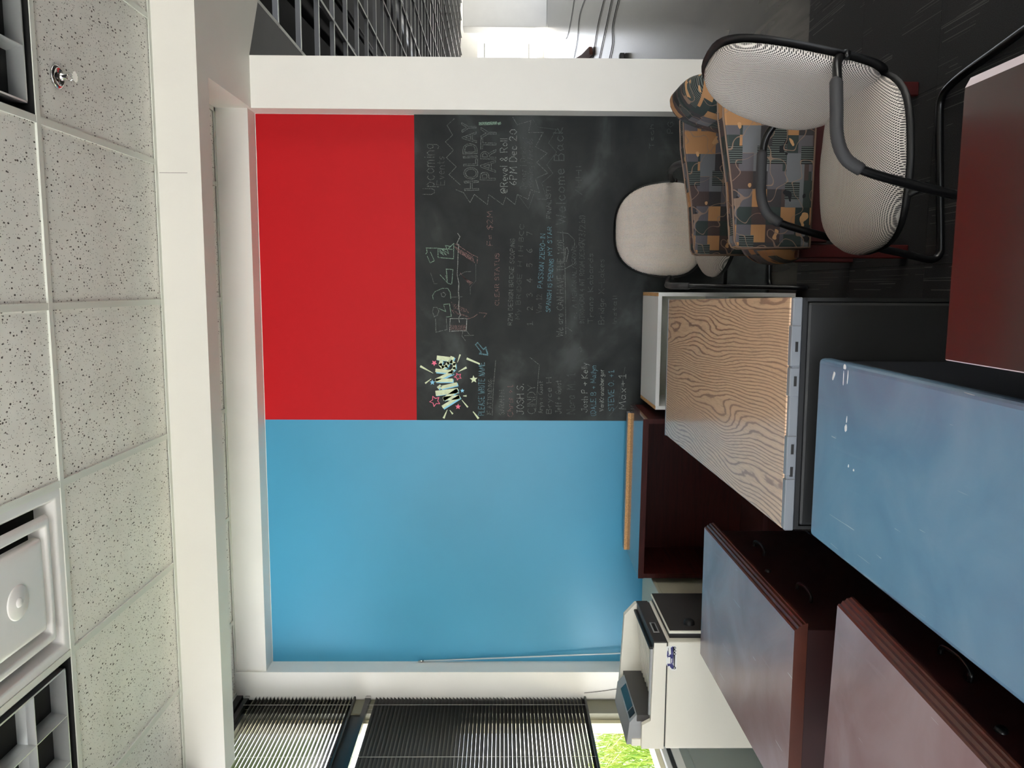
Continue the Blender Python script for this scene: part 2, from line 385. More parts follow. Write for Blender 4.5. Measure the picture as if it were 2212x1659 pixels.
# floor -------------------------------------------------------------------
YCARP = 4.04
floor = struct('floor', box('floor', XLW-0.2, 9.0, -4.2, 4.60, -0.12, -0.02), 'black_void', 'dark subfloor slab')
T = 0.61
tile_me = box('carpet_tile', 0, T-0.0015, 0, T-0.0015, -0.02, 0.0)
tile_me.materials.append(MATS['carpet'])
for i in range(7):
    for k in range(10):
        x0 = XLW - 0.005 + 0.0 + k*T; y0 = YCARP - (i+1)*T
        if x0 > 3.0: continue
        t = bpy.data.objects.new('carpet_tile', tile_me); COL.objects.link(t); t.parent = floor; t.location = (x0, y0, 0)
        if k == 0 and i == 0: t['label'] = 'black carpet tile with thin pale dashes'
far_carpet = obj('carpet_field', multi('carpet_field', [box_vf(XLW, 9.0, -4.2, YCARP-7*T, -0.02, 0), box_vf(XLW+9*T, 9.0, YCARP-7*T, YCARP, -0.02, 0)]), 'carpet', floor)
hall_floor = struct('floor_hall', box('floor_hall', XLW, 13.0, YCARP, 31.0, -0.02, -0.001), 'concrete', 'bare grey concrete floor streaked with old glue')

# ceiling -----------------------------------------------------------------
ceil = struct('ceiling', box('ceiling', XLW-0.3, 9.0, -4.2, 4.6, CZ+0.06, CZ+0.12), 'black_void', 'suspended ceiling of pierced white tiles in a metal grid')
rows = [(3.59, 2.693), (2.693, 1.473), (1.473, 0.253), (0.253, -0.967), (-0.967, -2.187), (-2.187, -3.4)]
troffers = {(2, 1), (-1, 1)}      # (column index from XC[?], row) filled by fixtures, set below
XCOL = [1.758, 1.148, 0.538, -0.072, -0.682, -1.292, -1.902, -2.345]
def tile_box(x0, x1, y0, y1): return box('ceiling_tile', x0, x1, y0, y1, CZ+0.004, CZ+0.02)
skip = {(1, 1), (4, 1), (5, 1)}   # light, diffuser, light in the second row
for r, (ya, yb) in enumerate(rows):
    for k in range(len(XCOL)-1):
        if (k, r) in skip: continue
        o = obj('ceiling_tile', tile_box(XCOL[k+1]+0.012, XCOL[k]-0.012, yb+0.012, ya-0.012 if r else ya), 'ceiling_tile', ceil)
for k in range(1, len(XCOL)-1):   # strip behind the beam
    x1 = min(XCOL[k]-0.012, XR)
    if XCOL[k+1] < XR: obj('ceiling_tile', tile_box(XCOL[k+1]+0.012, x1, 3.725, YW-0.02), 'ceiling_tile', ceil)
obj('ceiling_tile', box('ceiling_tile', 1.758, 9.0, -3.4, 3.59, CZ+0.004, CZ+0.02), 'ceiling_tile', ceil)
def tee(x0, x1, y0, y1, dz=0.0): return box('grid_tee', x0, x1, y0, y1, CZ-0.003-dz, CZ+0.03-dz)
for x in XCOL[:-1]: obj('grid_tee', tee(x-0.012, x+0.012, -3.4, 3.59), 'tee_white', ceil)
for x in XCOL[2:-1]: obj('grid_tee', tee(x-0.012, x+0.012, 3.725, YW-0.02), 'tee_white', ceil)
for (ya, yb) in rows[1:]: obj('grid_tee', tee(XLW, 9.0, ya-0.012, ya+0.012, 0.0006), 'tee_white', ceil)
obj('ceiling_tile', tile_box(-1.28, -0.694, 1.485, 2.071), 'ceiling_tile', ceil)
obj('grid_tee', tee(-1.28, -0.694, 2.071, 2.095, 0.0003), 'tee_white', ceil)
obj('wall_angle', box('wall_angle', XLW, 1.758, 3.566, 3.59, CZ-0.004, CZ+0.0), 'tee_white', ceil)
obj('wall_angle', box('wall_angle', XL, XR, YW-0.022, YW, CZ-0.004, CZ+0.0), 'tee_white', ceil)
obj('wall_angle', box('wall_angle', XR-0.022, XR, 3.725, YW, CZ-0.004, CZ+0.0), 'tee_white', ceil)
obj('wall_angle', box('wall_angle', XLW, XLW+0.022, 3.725, YW, CZ-0.004, CZ+0.0), 'tee_white', ceil)

# soffit beam --------------------------------------------------------------
beam = struct('trim_1', box('beam', XLW-0.2, XR, 3.59, 3.725, SZ, CZ+0.05), 'soffit_white', 'white plaster beam hanging below the ceiling')
obj('joint', box('joint', 0.4935, 0.495, 3.5894, 3.5905, SZ+0.06, CZ-0.01), 'tee_grey', beam)
soff = struct('trim_2', prism('soffit', [(XR, 3.59), (5.0, 3.59), (5.0, 5.6), (1.516, 4.509), (1.203, 4.336), (XR, 4.336)], 'z', SZ, CZ+0.05), 'soffit_white', 'wide white soffit beside the painted wall')

# back wall -----------------------------------------------------------------
wb = struct('wall_back', None, None, 'white framed wall with a recessed red, black and blue panel')
obj('header', box('header', XL-0.001, XR, YW, YN+0.15, NZ, CZ+0.05), 'wall_white', wb)
obj('pier', box('pier', XR, 1.203, YW, YN+0.15, 0, CZ), 'wall_white', wb)
obj('pier', box('pier', XLW-0.02, XL, YW-0.012, YN+0.15, 0, CZ+0.02), 'wall_white', wb)
obj('backing', box('backing', XL, XR, YN+0.004, YN+0.15, 0, NZ), 'wall_white', wb)
XS, ZS = -0.754, HC + 0.485
part_label(obj('red_panel', box('red_panel', XS, XR-0.004, YN, YN+0.006, ZS, NZ-0.004), 'red_paint', wb), 'bright red painted block')
board = part_label(obj('chalkboard_panel', box('chalkboard_panel', XS, XR-0.001, YN-0.0005, YN+0.006, 0, ZS), 'chalkboard', wb), 'black chalkboard block covered in chalk writing')
part_label(obj('blue_panel', box('blue_panel', XL, XS, YN, YN+0.006, 0, NZ-0.004), 'blue_paint', wb), 'blue painted block')

# left wall with window ------------------------------------------------------
wl = struct('wall_left', None, None, 'window wall with a low grey panel under the sill')
obj('low_wall', box('low_wall', XLW-0.16, XLW-0.012, -4.2, YW, 0, 0.58), 'panel_grey', wl)
obj('low_wall', box('low_wall', XLW-0.012, XLW, -4.2, YW, 0, 0.535), 'panel_grey', wl)
obj('apron', box('apron', XLW-0.02, XLW+0.004, -4.2, YW, 0.585, 0.625), 'sill_white', wl)
obj('sill_board', box('sill_board', XLW-0.18, XLW-0.005, -4.2, YW, 0.645, 0.675, 0.004, 1), 'sill_white', wl)
obj('sill_gap', box('sill_gap', XLW-0.16, XLW-0.004, -4.2, YW, 0.60, 0.645), 'dark_frame', wl)
obj('head', box('head', XLW-0.16, XLW, -4.2, YW, 2.985, CZ+0.05), 'dark_frame', wl)
obj('end_pier', box('end_pier', XLW-0.16, XLW-0.02, YW, YN+0.15, 0, CZ+0.05), 'wall_white', wl)
def window(idx, y0, y1):
    wn = struct('window_%d' % idx, None, None, 'dark framed strip window bay')
    X0, X1 = XLW-0.11, XLW-0.03
    obj('jamb', box('jamb', X0, X1, y1-0.15, y1, 0.675, 2.985), 'olive_frame', wn)
    obj('stop', box('stop', X0-0.02, X1-0.04, y1-0.185, y1-0.15, 0.675, 2.985), 'cream_frame', wn)
    obj('mullion', box('mullion', X0, X1, y0-0.025, y0+0.025, 0.675, 2.985), 'dark_frame', wn)
    obj('transom', box('transom', X0, X1-0.01, y0, y1, 2.275, 2.345), 'dark_frame', wn)
    obj('bottom_rail', box('bottom_rail', X0, X1, y0, y1, 0.675, 0.70), 'cream_frame', wn)
    obj('top_rail', box('top_rail', X0, X1, y0, y1, 2.93, 2.985), 'dark_frame', wn)
    obj('pane', box('pane', X0+0.03, X0+0.036, y0+0.025, y1-0.15, 0.70, 2.275), 'glass', wn)
    obj('pane', box('pane', X0+0.03, X0+0.036, y0+0.025, y1-0.15, 2.345, 2.93), 'glass', wn)
window(1, 2.78, 4.33); window(2, -0.5, 1.125); window(3, -2.15, -0.525)
obj('bay_light_stop', box('bay_light_stop', XLW-0.16, XLW-0.002, 1.125, 2.755, 0.675, 2.985), 'wall_white', wl)  # solid fill added out of view to cut window light on the beam
for yy in (0.35, -1.3): portal((XLW-0.14, yy, 1.83), (1, 0, 0), 1.5, 2.2)
portal((XLW-0.14, 3.5, 1.83), (1, 0, 0), 1.4, 2.2)
portal((0.1, -4.2, 0.97), (0, 1, 0), 4.8, 1.95)
struct('wall_rear', multi('wall_rear', [box_vf(2.5, 13.0, -4.4, -4.2, 0, CZ+0.1), box_vf(XLW-0.16, 2.5, -4.4, -4.2, 1.95, CZ+0.1)]), 'wall_white', 'unseen rear wall with an opening added and sized for light')  # rear opening invented behind the camera; its size sets the room's fill light
struct('wall_right', multi('wall_right', [box_vf(13.0, 13.2, -4.2, 17.0, 0, CZ+1.3), box_vf(13.0, 13.2, 17.0, 31.0, 2.7, CZ+1.3)]), 'wall_white', 'unseen hall wall added to cut light, open at its far end')  # added unseen to darken the hall; far gap lets daylight onto column and floor

# hall: open grid, far window wall ------------------------------------------
struct('wall_sun_stop', box('wall_sun_stop', 0.95, 1.10, YN+0.15, 31.0, 0, CZ+1.3), 'wall_white', 'unseen wall added to keep sun off the hall floor')  # hidden wall put in to stop a sun patch on the concrete
struct('roof_hall', box('roof_hall', XLW-0.3, 13.2, 4.3, 31.2, CZ+1.3, CZ+1.4), 'black_void', 'roof deck over the hall')
hg = struct('ceiling_hall', None, None, 'open black ceiling void behind a bare white metal grid')
obj('void_deck', box('void_deck', 1.2, 13.0, 4.3, 31.0, CZ+1.2, CZ+1.3), 'black_void', hg)
obj('void_side', box('void_side', 1.2, 1.74, 4.3, 31.0, CZ, CZ+1.2), 'black_void', hg)
obj('drywall_edge', box('drywall_edge', 1.203, 1.745, 4.336, 31.0, CZ-0.002, CZ+0.02), 'hall_shade_grey', hg)
def hall_tee(x0, x1, y0, y1, along):
    if along == 'y': p = [box_vf(x0-0.012, x0+0.012, y0, y1, CZ-0.002, CZ), box_vf(x0-0.002, x0+0.002, y0, y1, CZ, CZ+0.04)]
    else: p = [box_vf(x0, x1, y0-0.012, y0+0.012, CZ-0.002, CZ), box_vf(x0, x1, y0-0.002, y0+0.002, CZ, CZ+0.04)]
    me = multi('hall_tee', p); me.materials.append(MATS['tee_white']); me.materials.append(MATS['tee_grey'])
    for i, q in enumerate(me.polygons): q.material_index = 0 if i < 6 else 1
    return me
for i in range(16): obj('grid_tee', hall_tee(1.76 + 0.615*i, 0, 4.4, 30.5, 'y'), None, hg)
for i in range(42):
    y = 4.099*1.525 + 0.615*(i-3)
    if y > 4.45 and y < 30.5: obj('grid_tee', hall_tee(1.74, 11.2, y, 0, 'x'), None, hg)
for (x, y0, y1, z, r) in ((2.6, 4.5, 20, CZ+0.5, 0.11), (3.6, 5, 26, CZ+0.75, 0.05), (4.6, 5, 26, CZ+0.45, 0.16)):
    obj('duct', tube('duct', [(x, y0, z), (x+0.5, (y0+y1)/2, z), (x+0.4, y1, z)], r, 10), 'black_metal', hg)
wf = struct('wall_far', None, None, 'distant white window wall at the end of the hall')
obj('base_wall', box('base_wall', 4.0, 13.0, 30.6, 30.9, 0, 0.25), 'wall_white', wf)
obj('top_wall', box('top_wall', 4.0, 13.0, 30.6, 30.9, 2.45, CZ+1.2), 'wall_white', wf)
for (x0, x1) in ((4.0, 7.0), (12.6, 13.0)): obj('pier', box('pier', x0, x1, 30.6, 30.9, 0.25, 2.45), 'wall_white', wf)
obj('column', box('column', 8.95, 10.2, 28.6, 29.3, 0, 2.9, 0.01, 1), 'wall_white', wf)
for x in (8.15, 11.3): obj('mullion', box('mullion', x-0.03, x+0.03, 30.62, 30.7, 0.25, 2.45), 'dark_frame', wf)
for z in (0.55, 2.2): obj('rail', box('rail', 7.4, 9.0, 30.62, 30.7, z-0.02, z+0.02), 'olive_frame', wf)
portal((12.95, 24.0, 1.35), (-1, 0, 0), 13.8, 2.6)
portal((9.0, 30.55, 1.4), (0, -1, 0), 6, 2.2)

# outdoors ------------------------------------------------------------------
ground = struct('ground', box('ground', -60, 60, -60, 90, -0.5, -0.3), 'ground_bounce', 'sunlit ground outside the windows, paled for bounce light')
mat('lawn_soil', srgb(70, 90, 34), 0.9, noise=(6, 0.35))
obj('lawn', box('lawn', -16, -2.7, 1.5, 18, -0.3, -0.285), 'lawn_soil', ground)
gv, gf = [], []
for i in range(15000):
    d = random.random()**1.3
    x = -3.0 - 6.5*d; y = 3.6 + random.random()*9.0
    h = random.uniform(0.12, 0.45); a = random.uniform(0, 6.28); wd = random.uniform(0.004, 0.012)
    lx, ly = random.gauss(0, 0.14), random.gauss(0, 0.14)
    dx, dy = math.cos(a)*wd, math.sin(a)*wd; o = len(gv)
    gv += [(x-dx, y-dy, -0.3), (x+dx, y+dy, -0.3), (x+dx*0.7+lx*0.4, y+dy*0.7+ly*0.4, -0.3+h*0.6), (x-dx*0.7+lx*0.4, y-dy*0.7+ly*0.4, -0.3+h*0.6), (x+lx, y+ly, -0.3+h)]
    gf += [(o, o+1, o+2, o+3), (o+3, o+2, o+4)]
tag(obj('grass', mesh('grass', gv, gf), 'grass'), 'tall sunlit yellow green grass outside the window', 'grass', kind='stuff')

# ================================================================ BLINDS
def slat_mesh(y0, y1, tilt, wdt=0.025):
    pr = []
    for i in range(5):
        t = (i/4 - 0.5)*wdt; pr.append((t, 0.0016*(1 - (2*i/4-1)**2)))
    c_, s_ = math.cos(tilt), math.sin(tilt)
    top = [(a*c_ - b*s_, a*s_ + b*c_) for a, b in pr]; bot = [(a*c_ - (b-0.0005)*s_, a*s_ + (b-0.0005)*c_) for a, b in pr]
    return prism('slat', top + bot[::-1], 'y', y0, y1)
def blind(label, y0, y1, z0, z1, tilt, wand=False):
    xb = XLW - 0.015
    t = thing('venetian_blind', label, 'blind', (xb, (y0+y1)/2, z0))
    L = (y1-y0)/2
    sm = slat_mesh(-L+0.004, L-0.004, tilt); n = int((z1 - z0 - 0.05)/0.0211)
    for i in range(n):
        s = obj('slat', sm, 'slat', t, (0, 0, 0.022 + i*0.0211))
    obj('headrail', box('headrail', -0.013, 0.013, -L, L, z1-z0-0.026, z1-z0), 'black_metal', t)
    obj('bottom_rail', box('bottom_rail', -0.012, 0.012, -L, L, 0, 0.012, 0.003, 1), 'slat', t)
    for yy in (L-0.10, L-0.60, L-1.10, -L+0.12):
        if abs(yy) < L: obj('ladder_cord', multi('ladder_cord', [tube_vf([(0.0135, yy, 0.01), (0.0135, yy, z1-z0-0.02)], 0.0009, 5), tube_vf([(-0.0135, yy, 0.01), (-0.0135, yy, z1-z0-0.02)], 0.0009, 5)], True), 'cord_grey', t)
    obj('bracket', box('bracket', -0.014, 0.015, L-0.03, L-0.008, z1-z0-0.03, z1-z0+0.004), 'chrome', t)
    return t
blind('dark mini blind with open slats over the upper window panes', 2.80, 4.322, 2.335, 2.972, math.radians(11))
blind('long dark mini blind nearly closed over the lower window panes', 2.80, 4.322, 1.005, 2.275, math.radians(50))

# ================================================================ CEILING FIXTURES
def troffer(x0, x1, y0, y1, label):
    t = thing('ceiling_light', label, 'light', ((x0+x1)/2, (y0+y1)/2, CZ), group='recessed louvered ceiling lights')
    a, b = (x1-x0)/2-0.012, (y1-y0)/2-0.012
    hp = [box_vf(-a, a, -b, b, 0.115, 0.12), box_vf(-a, -a+0.004, -b, b, 0, 0.115), box_vf(a-0.004, a, -b, b, 0, 0.115), box_vf(-a, a, -b, -b+0.004, 0, 0.115), box_vf(-a, a, b-0.004, b, 0, 0.115)]
    obj('housing', multi('housing', hp), 'black_void', t)
    g = 0.03; A, B = a-g, b-g
    fr = [box_vf(-A, A, -B, -B+0.006, 0.004, 0.07), box_vf(-A, A, B-0.006, B, 0.004, 0.07), box_vf(-A, -A+0.006, -B, B, 0.004, 0.07), box_vf(A-0.006, A, -B, B, 0.004, 0.07)]
    obj('louver_frame', multi('louver_frame', fr), 'louver', t)
    tri = lambda c: [(c-0.0015, 0.004), (c+0.0015, 0.004), (c+0.006, 0.03), (c+0.016, 0.068), (c-0.016, 0.068), (c-0.006, 0.03)]
    for i in (1, 2): obj('louver_blade', prism('louver_blade', tri(-A + 2*A*i/3), 'y', -B, B), 'louver', t)
    for i in range(1, 6): obj('louver_blade', prism('louver_blade', tri(-B + 2*B*i/6), 'x', -A, A), 'louver', t)
    obj('reflector', box('reflector', -A, A, -B, B, 0.10, 0.104), 'diffuser_white', t)
    for i in range(3):
        xx = -A + 2*A*(i+0.5)/3
        obj('tube_lamp', tube('tube_lamp', [(xx, -B+0.01, 0.086), (xx, B-0.01, 0.086)], 0.010, 10), 'diffuser_white', t)
troffer(0.538, 1.148, 1.473, 2.693, 'unlit louvered ceiling light beside the chrome sprinkler head')
troffer(-1.902, -1.292, 1.473, 2.693, 'unlit louvered ceiling light next to the square air diffuser')
def sq_ring(a0, z0, a1, z1):
    v = [(-a0, -a0, z0), (a0, -a0, z0), (a0, a0, z0), (-a0, a0, z0), (-a1, -a1, z1), (a1, -a1, z1), (a1, a1, z1), (-a1, a1, z1)]
    return v, [(0, 1, 5, 4), (1, 2, 6, 5), (2, 3, 7, 6), (3, 0, 4, 7)]
def sq_loft(name, prof, m, par, bev=0.0):
    me = multi(name, [sq_ring(*prof[i], *prof[i+1]) for i in range(len(prof)-1)])
    bm = bmesh.new(); bm.from_mesh(me); bmesh.ops.remove_doubles(bm, verts=bm.verts[:], dist=1e-5)
    bmesh.ops.bevel(bm, geom=[e for e in bm.edges if len(e.link_faces) == 2], offset=0.006, segments=2, profile=0.5, affect='EDGES'); bm.to_mesh(me); bm.free()
    me.polygons.foreach_set('use_smooth', [True]*len(me.polygons))
    return obj(name, me, m, par)
dif = thing('air_diffuser', 'white square stepped air diffuser set into the tiled ceiling', 'air vent', (-0.987, 2.388, CZ))
sq_loft('frame', [(0.292, 0.0), (0.262, 0.0), (0.236, 0.05), (0.232, 0.07)], 'diffuser_white', dif)
sq_loft('ring', [(0.222, 0.012), (0.214, -0.004), (0.190, -0.006), (0.170, 0.045)], 'diffuser_white', dif)
sq_loft('plaque', [(0.160, 0.02), (0.156, -0.008), (0.134, -0.014), (0.02, -0.014)], 'diffuser_white', dif)
obj('neck', box('neck', -0.24, 0.24, -0.24, 0.24, 0.075, 0.08), 'black_void', dif)
obj('hub', lathe('hub', [(0.0, -0.018), (0.052, -0.018), (0.056, -0.014), (0.056, -0.008)], 32), 'diffuser_white', dif)
obj('button', lathe('button', [(0.0, -0.024), (0.012, -0.024), (0.016, -0.018)], 16), 'diffuser_white', dif)
sp_p = at_z(124, 166, CZ)
sp = thing('sprinkler_head', 'chrome fire sprinkler head hanging from a ceiling tile', 'sprinkler', (sp_p.x, sp_p.y, CZ))
obj('escutcheon', lathe('escutcheon', [(0.0, 0.0), (0.041, 0.001), (0.040, -0.004), (0.026, -0.010), (0.024, -0.004), (0.0, -0.004)], 28), 'chrome', sp)
obj('body', lathe('body', [(0.0, 0), (0.014, 0), (0.014, -0.018), (0.010, -0.022), (0.008, -0.034), (0.0, -0.034)], 16), 'chrome', sp)
for s in (-1, 1): obj('frame_arm', tube('frame_arm', smooth_path([(s*0.008, 0, -0.03), (s*0.012, 0, -0.042), (s*0.003, 0, -0.056)], 4), 0.0025, 6), 'chrome', sp)
dv, df = [], []
for i in range(24):
    r = 0.021 if i % 2 else 0.016; q = 2*math.pi*i/24; dv.append((r*math.cos(q), r*math.sin(q)))
obj('deflector', prism('deflector', dv, 'z', -0.060, -0.058), 'chrome', sp)

# ================================================================ STORED FURNITURE
def top_with_edges(name, poly, y0, y1, m_top, m_edge, parent):
    me = prism(name, poly, 'y', y0, y1); me.materials.append(MATS[m_top]); me.materials.append(MATS[m_edge])
    for q in me.polygons: q.material_index = 0 if q.normal.z > 0.95 else 1
    return obj(name, me, None, parent)
def bail(parent, x, y, z, m='black_metal'):
    return obj('pull', tube('pull', smooth_path([(x, y-0.05, z), (x+0.018, y-0.047, z-0.002), (x+0.024, y, z-0.006), (x+0.018, y+0.047, z-0.002), (x, y+0.05, z)], 4), 0.005, 6), m, parent)
def lateral_file(label, cx, cy, W, D, zt, rz):
    """top W (x) by D (y); moulded edge and drawers face +x"""
    t = thing('lateral_file', label, 'cabinet', (cx, cy, 0), rz, group='cherry lateral files stored by the windows')
    a, b = W/2, D/2
    P = [(-a, zt-0.034), (-a, zt-0.002), (-a+0.002, zt), (a-0.020, zt), (a-0.016, zt-0.003), (a-0.0155, zt-0.008), (a-0.009, zt-0.011), (a-0.0085, zt-0.017), (a-0.003, zt-0.020), (a-0.0025, zt-0.027), (a, zt-0.029), (a, zt-0.034)]
    top_with_edges('top', P, -b, b, 'cherry_top_sheen', 'cherry_edge', t)
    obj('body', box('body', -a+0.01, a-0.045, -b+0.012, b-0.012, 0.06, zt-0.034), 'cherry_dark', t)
    obj('plinth', box('plinth', -a+0.03, a-0.08, -b+0.03, b-0.03, 0, 0.06), 'cherry_dark', t)
    for z0, z1 in ((0.07, 0.375), (0.383, zt-0.05)):
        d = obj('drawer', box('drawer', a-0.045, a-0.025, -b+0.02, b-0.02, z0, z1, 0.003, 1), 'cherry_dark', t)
        for yy in (-0.2, 0.2): bail(d, a-0.025, yy, z1-0.07)
    obj('lock', lathe('lock', [(0.0, 0.006), (0.009, 0.006), (0.011, 0.0)], 14), 'black_metal', t, (a-0.025, 0.0, zt-0.085), (0, math.pi/2, 0))
    obj('end_panel', box('end_panel', -a+0.006, a-0.02, -b+0.004, -b+0.014, 0.02, zt-0.036), 'cherry_dark', t)
    return t
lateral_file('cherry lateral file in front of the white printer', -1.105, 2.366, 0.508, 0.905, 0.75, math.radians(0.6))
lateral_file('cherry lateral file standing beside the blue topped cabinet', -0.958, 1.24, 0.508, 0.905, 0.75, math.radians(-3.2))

# blue topped cabinet
bl = thing('storage_cabinet', 'dark cabinet with a scratched slate blue top and tape scraps', 'cabinet', (-0.397, 1.25, 0))
W2, Yf = 0.228, 0.705
obj('top', box('top', -W2, W2, -0.75, Yf, 0.672, 0.71, 0.012, 3), 'slate_blue', bl)
obj('body', box('body', -W2+0.008, W2-0.008, -0.74, Yf-0.01, 0.02, 0.672), 'slate_dark', bl)
for (px, py, w_, h_, r_) in ((1801, 812, 0.010, 0.032, 0.5), (1825, 793, 0.016, 0.014, 0.1), (1822, 818, 0.004, 0.034, 0.0), (1831, 818, 0.004, 0.034, 0.05), (1827, 924, 0.014, 0.02, 0.3), (1829, 908, 0.004, 0.02, 0.1), (1833, 1007, 0.006, 0.008, 0.2), (1844, 1016, 0.006, 0.006, 0.1)):
    p = at_z(px, py, 0.71) - Vector((-0.397, 1.25, 0))
    k = 9; pg = [(w_*0.5*math.cos(6.283*i/k)*random.uniform(0.6, 1.2), h_*0.5*math.sin(6.283*i/k)*random.uniform(0.6, 1.2)) for i in range(k)]
    obj('tape_scrap', prism('tape_scrap', pg, 'z', 0.7101, 0.7106), 'tape_white', bl, (p.x, p.y, 0), (0, 0, math.pi/2 - r_))
# navy low cabinet between
# red desk
rd = thing('desk', 'glossy dark red cherry desk with a pale edge', 'desk', (0.112, 0.85, 0))
P = [(-0.23, 0.716), (-0.23, 0.748), (-0.228, 0.75), (0.214, 0.75), (0.230, 0.742), (0.232, 0.716)]
me = prism('top', P, 'y', -0.45, 0.472); me.materials.append(MATS['red_top']); me.materials.append(MATS['red_edge'])
for q in me.polygons: q.material_index = 0 if q.normal.z > 0.95 else 1
obj('top', me, None, rd)
obj('side_panel', box('side_panel', -0.215, -0.19, -0.44, 0.455, 0.0, 0.716), 'cherry_dark', rd)
obj('side_panel', box('side_panel', 0.17, 0.195, -0.44, 0.455, 0.0, 0.716), 'cherry_dark', rd)
obj('modesty_panel', box('modesty_panel', -0.19, 0.17, 0.43, 0.45, 0.02, 0.716), 'cherry_dark', rd)

# oak topped steel cabinet
oc = Vector((-0.343, 2.805, 0))
ok = thing('steel_cabinet', 'charcoal steel cabinet with a wood grain top and grey edge rails', 'cabinet', oc, math.radians(1.1))
a, b = 0.308, 0.765
obj('top', box('top', -a, a, -b+0.012, b-0.010, 0.718, 0.75, 0.004, 2), 'oak', ok)
obj('edge_rail', box('edge_rail', -a-0.003, a+0.003, b-0.012, b, 0.715, 0.752, 0.004, 2), 'steel_grey', ok)
rl = obj('edge_rail', box('edge_rail', -a-0.002, a, -b-0.004, -b+0.014, 0.722, 0.747, 0.003, 1), 'steel_grey', ok)
for (x0, x1) in ((0.13, 0.235), (0.05, 0.125), (-0.16, -0.055), (-0.305, -0.17)):
    obj('cover_strip', box('cover_strip', x0, x1, -b-0.007, -b+0.016, 0.724, 0.7495, 0.002, 1), 'steel_grey', rl)
for x in (0.18, -0.09, 0.09, -0.15): obj('slot', box('slot', x-0.013, x+0.013, -b-0.0085, -b+0.002, 0.732, 0.739), 'dark_frame', rl)
bd = obj('body', box('body', -a+0.004, a-0.004, -b+0.01, b-0.02, 0.03, 0.718, 0.01, 2), 'steel_dark', ok)
fp = obj('front_panel', box('front_panel', -a+0.012, a-0.012, -b-0.004, -b+0.01, 0.05, 0.708, 0.008, 2), 'steel_dark', ok)
obj('panel_rim', multi('panel_rim', [box_vf(-a+0.001, a-0.001, -b-0.001, -b+0.01, 0.709, 0.721), box_vf(-a+0.001, -a+0.01, -b-0.001, -b+0.01, 0.03, 0.715), box_vf(a-0.01, a-0.001, -b-0.001, -b+0.01, 0.03, 0.715)]), 'steel_dark', ok)
obj('base', box('base', -a+0.03, a-0.03, -b+0.04, b-0.04, 0, 0.03), 'black_plastic', ok)

# white open cabinet
wc = thing('white_cabinet', 'white open fronted cabinet with raw chipboard edges against the chalkboard', 'cabinet', (-0.315, 4.165, 0))
a, b, zt = 0.295, 0.215, 0.722
obj('top', box('top', -a+0.019, a-0.019, -b, b, zt-0.019, zt), 'white_laminate', wc)
for s in (-1, 1):
    sd = obj('side_panel', box('side_panel', s*(a-0.018), s*a, -b, b, 0.035, zt-0.0015), 'white_laminate', wc)
    obj('raw_edge', box('raw_edge', s*(a-0.018), s*a, -b, b, zt-0.0015, zt), 'particle_board', sd)
obj('back_panel', box('back_panel', -a+0.018, a-0.018, b-0.012, b, 0.035, zt-0.019), 'white_inside', wc)
obj('bottom', box('bottom', -a+0.018, a-0.018, -b, b-0.012, 0.035, 0.055), 'white_laminate', wc)
obj('shelf', box('shelf', -a+0.018, a-0.018, -b+0.03, b-0.012, 0.36, 0.378), 'white_laminate', wc)
for (xx, zz) in ((-0.14, 0.655), (0.1, 0.655)): obj('peg_hole', lathe('peg_hole', [(0.0, 0.0), (0.004, 0.0)], 10), 'dark_frame', wc, (xx, b-0.0125, zz), (math.pi/2, 0, 0))
for s in (-1, 1):
    for q in (-1, 1): obj('foot', lathe('foot', [(0.0, 0.0), (0.018, 0.0), (0.018, 0.035), (0.0, 0.035)], 12), 'black_plastic', wc, (s*(a-0.04), q*(b-0.05), 0))

# mahogany bookcase
bk = thing('bookcase', 'dark mahogany open bookcase with a raw board edge along its top', 'bookcase', (-1.075, 4.16, 0), math.radians(-2.2))
a, b, zt = 0.425, 0.20, 0.782
obj('top', box('top', -a, a, -b, b, zt-0.026, zt, 0.002, 1), 'mahogany_top', bk)
obj('front_edge', box('front_edge', -a, a, -b-0.004, -b, zt-0.028, zt+0.001), 'mahogany', bk)
for s in (-1, 1): obj('side_panel', box('side_panel', s*(a-0.024), s*a, -b, b, 0, zt-0.026), 'mahogany', bk)
obj('back_panel', box('back_panel', -a+0.024, a-0.024, b-0.015, b-0.003, 0.02, zt-0.026), 'mahogany', bk)
obj('shelf', box('shelf', -a+0.024, a-0.024, -b+0.006, b-0.015, 0.115, 0.14), 'mahogany_top', bk)
obj('kick', box('kick', -a+0.024, a-0.024, -b+0.02, -b+0.035, 0, 0.115), 'mahogany', bk)
bd = obj('back_rail', box('back_rail', -a+0.01, a-0.045, b-0.018, b+0.03, zt, zt+0.017), 'steel_grey', bk)
obj('raw_edge', box('raw_edge', -a+0.01, a-0.045, b-0.020, b-0.018, zt, zt+0.0165), 'particle_board', bd)

# beige metal cabinet
bc = thing('file_cabinet', 'beige metal file cabinet between the bookcase and the printer', 'cabinet', (-1.76, 3.93, 0))
obj('body', box('body', -0.222, 0.222, -0.36, 0.36, 0.02, 0.685, 0.003, 1), 'beige_metal', bc)
obj('top', box('top', -0.226, 0.226, -0.365, 0.365, 0.68, 0.70, 0.004, 2), 'beige_metal', bc)
for z0, z1 in ((0.04, 0.34), (0.36, 0.66)):
    d = obj('drawer', box('drawer', -0.20, 0.20, -0.372, -0.36, z0, z1, 0.003, 1), 'beige_metal', bc)
    obj('handle', box('handle', -0.06, 0.06, -0.385, -0.372, z1-0.08, z1-0.06, 0.003, 1), 'chrome', d)
obj('base', box('base', -0.2, 0.2, -0.33, 0.33, 0, 0.02), 'black_plastic', bc)

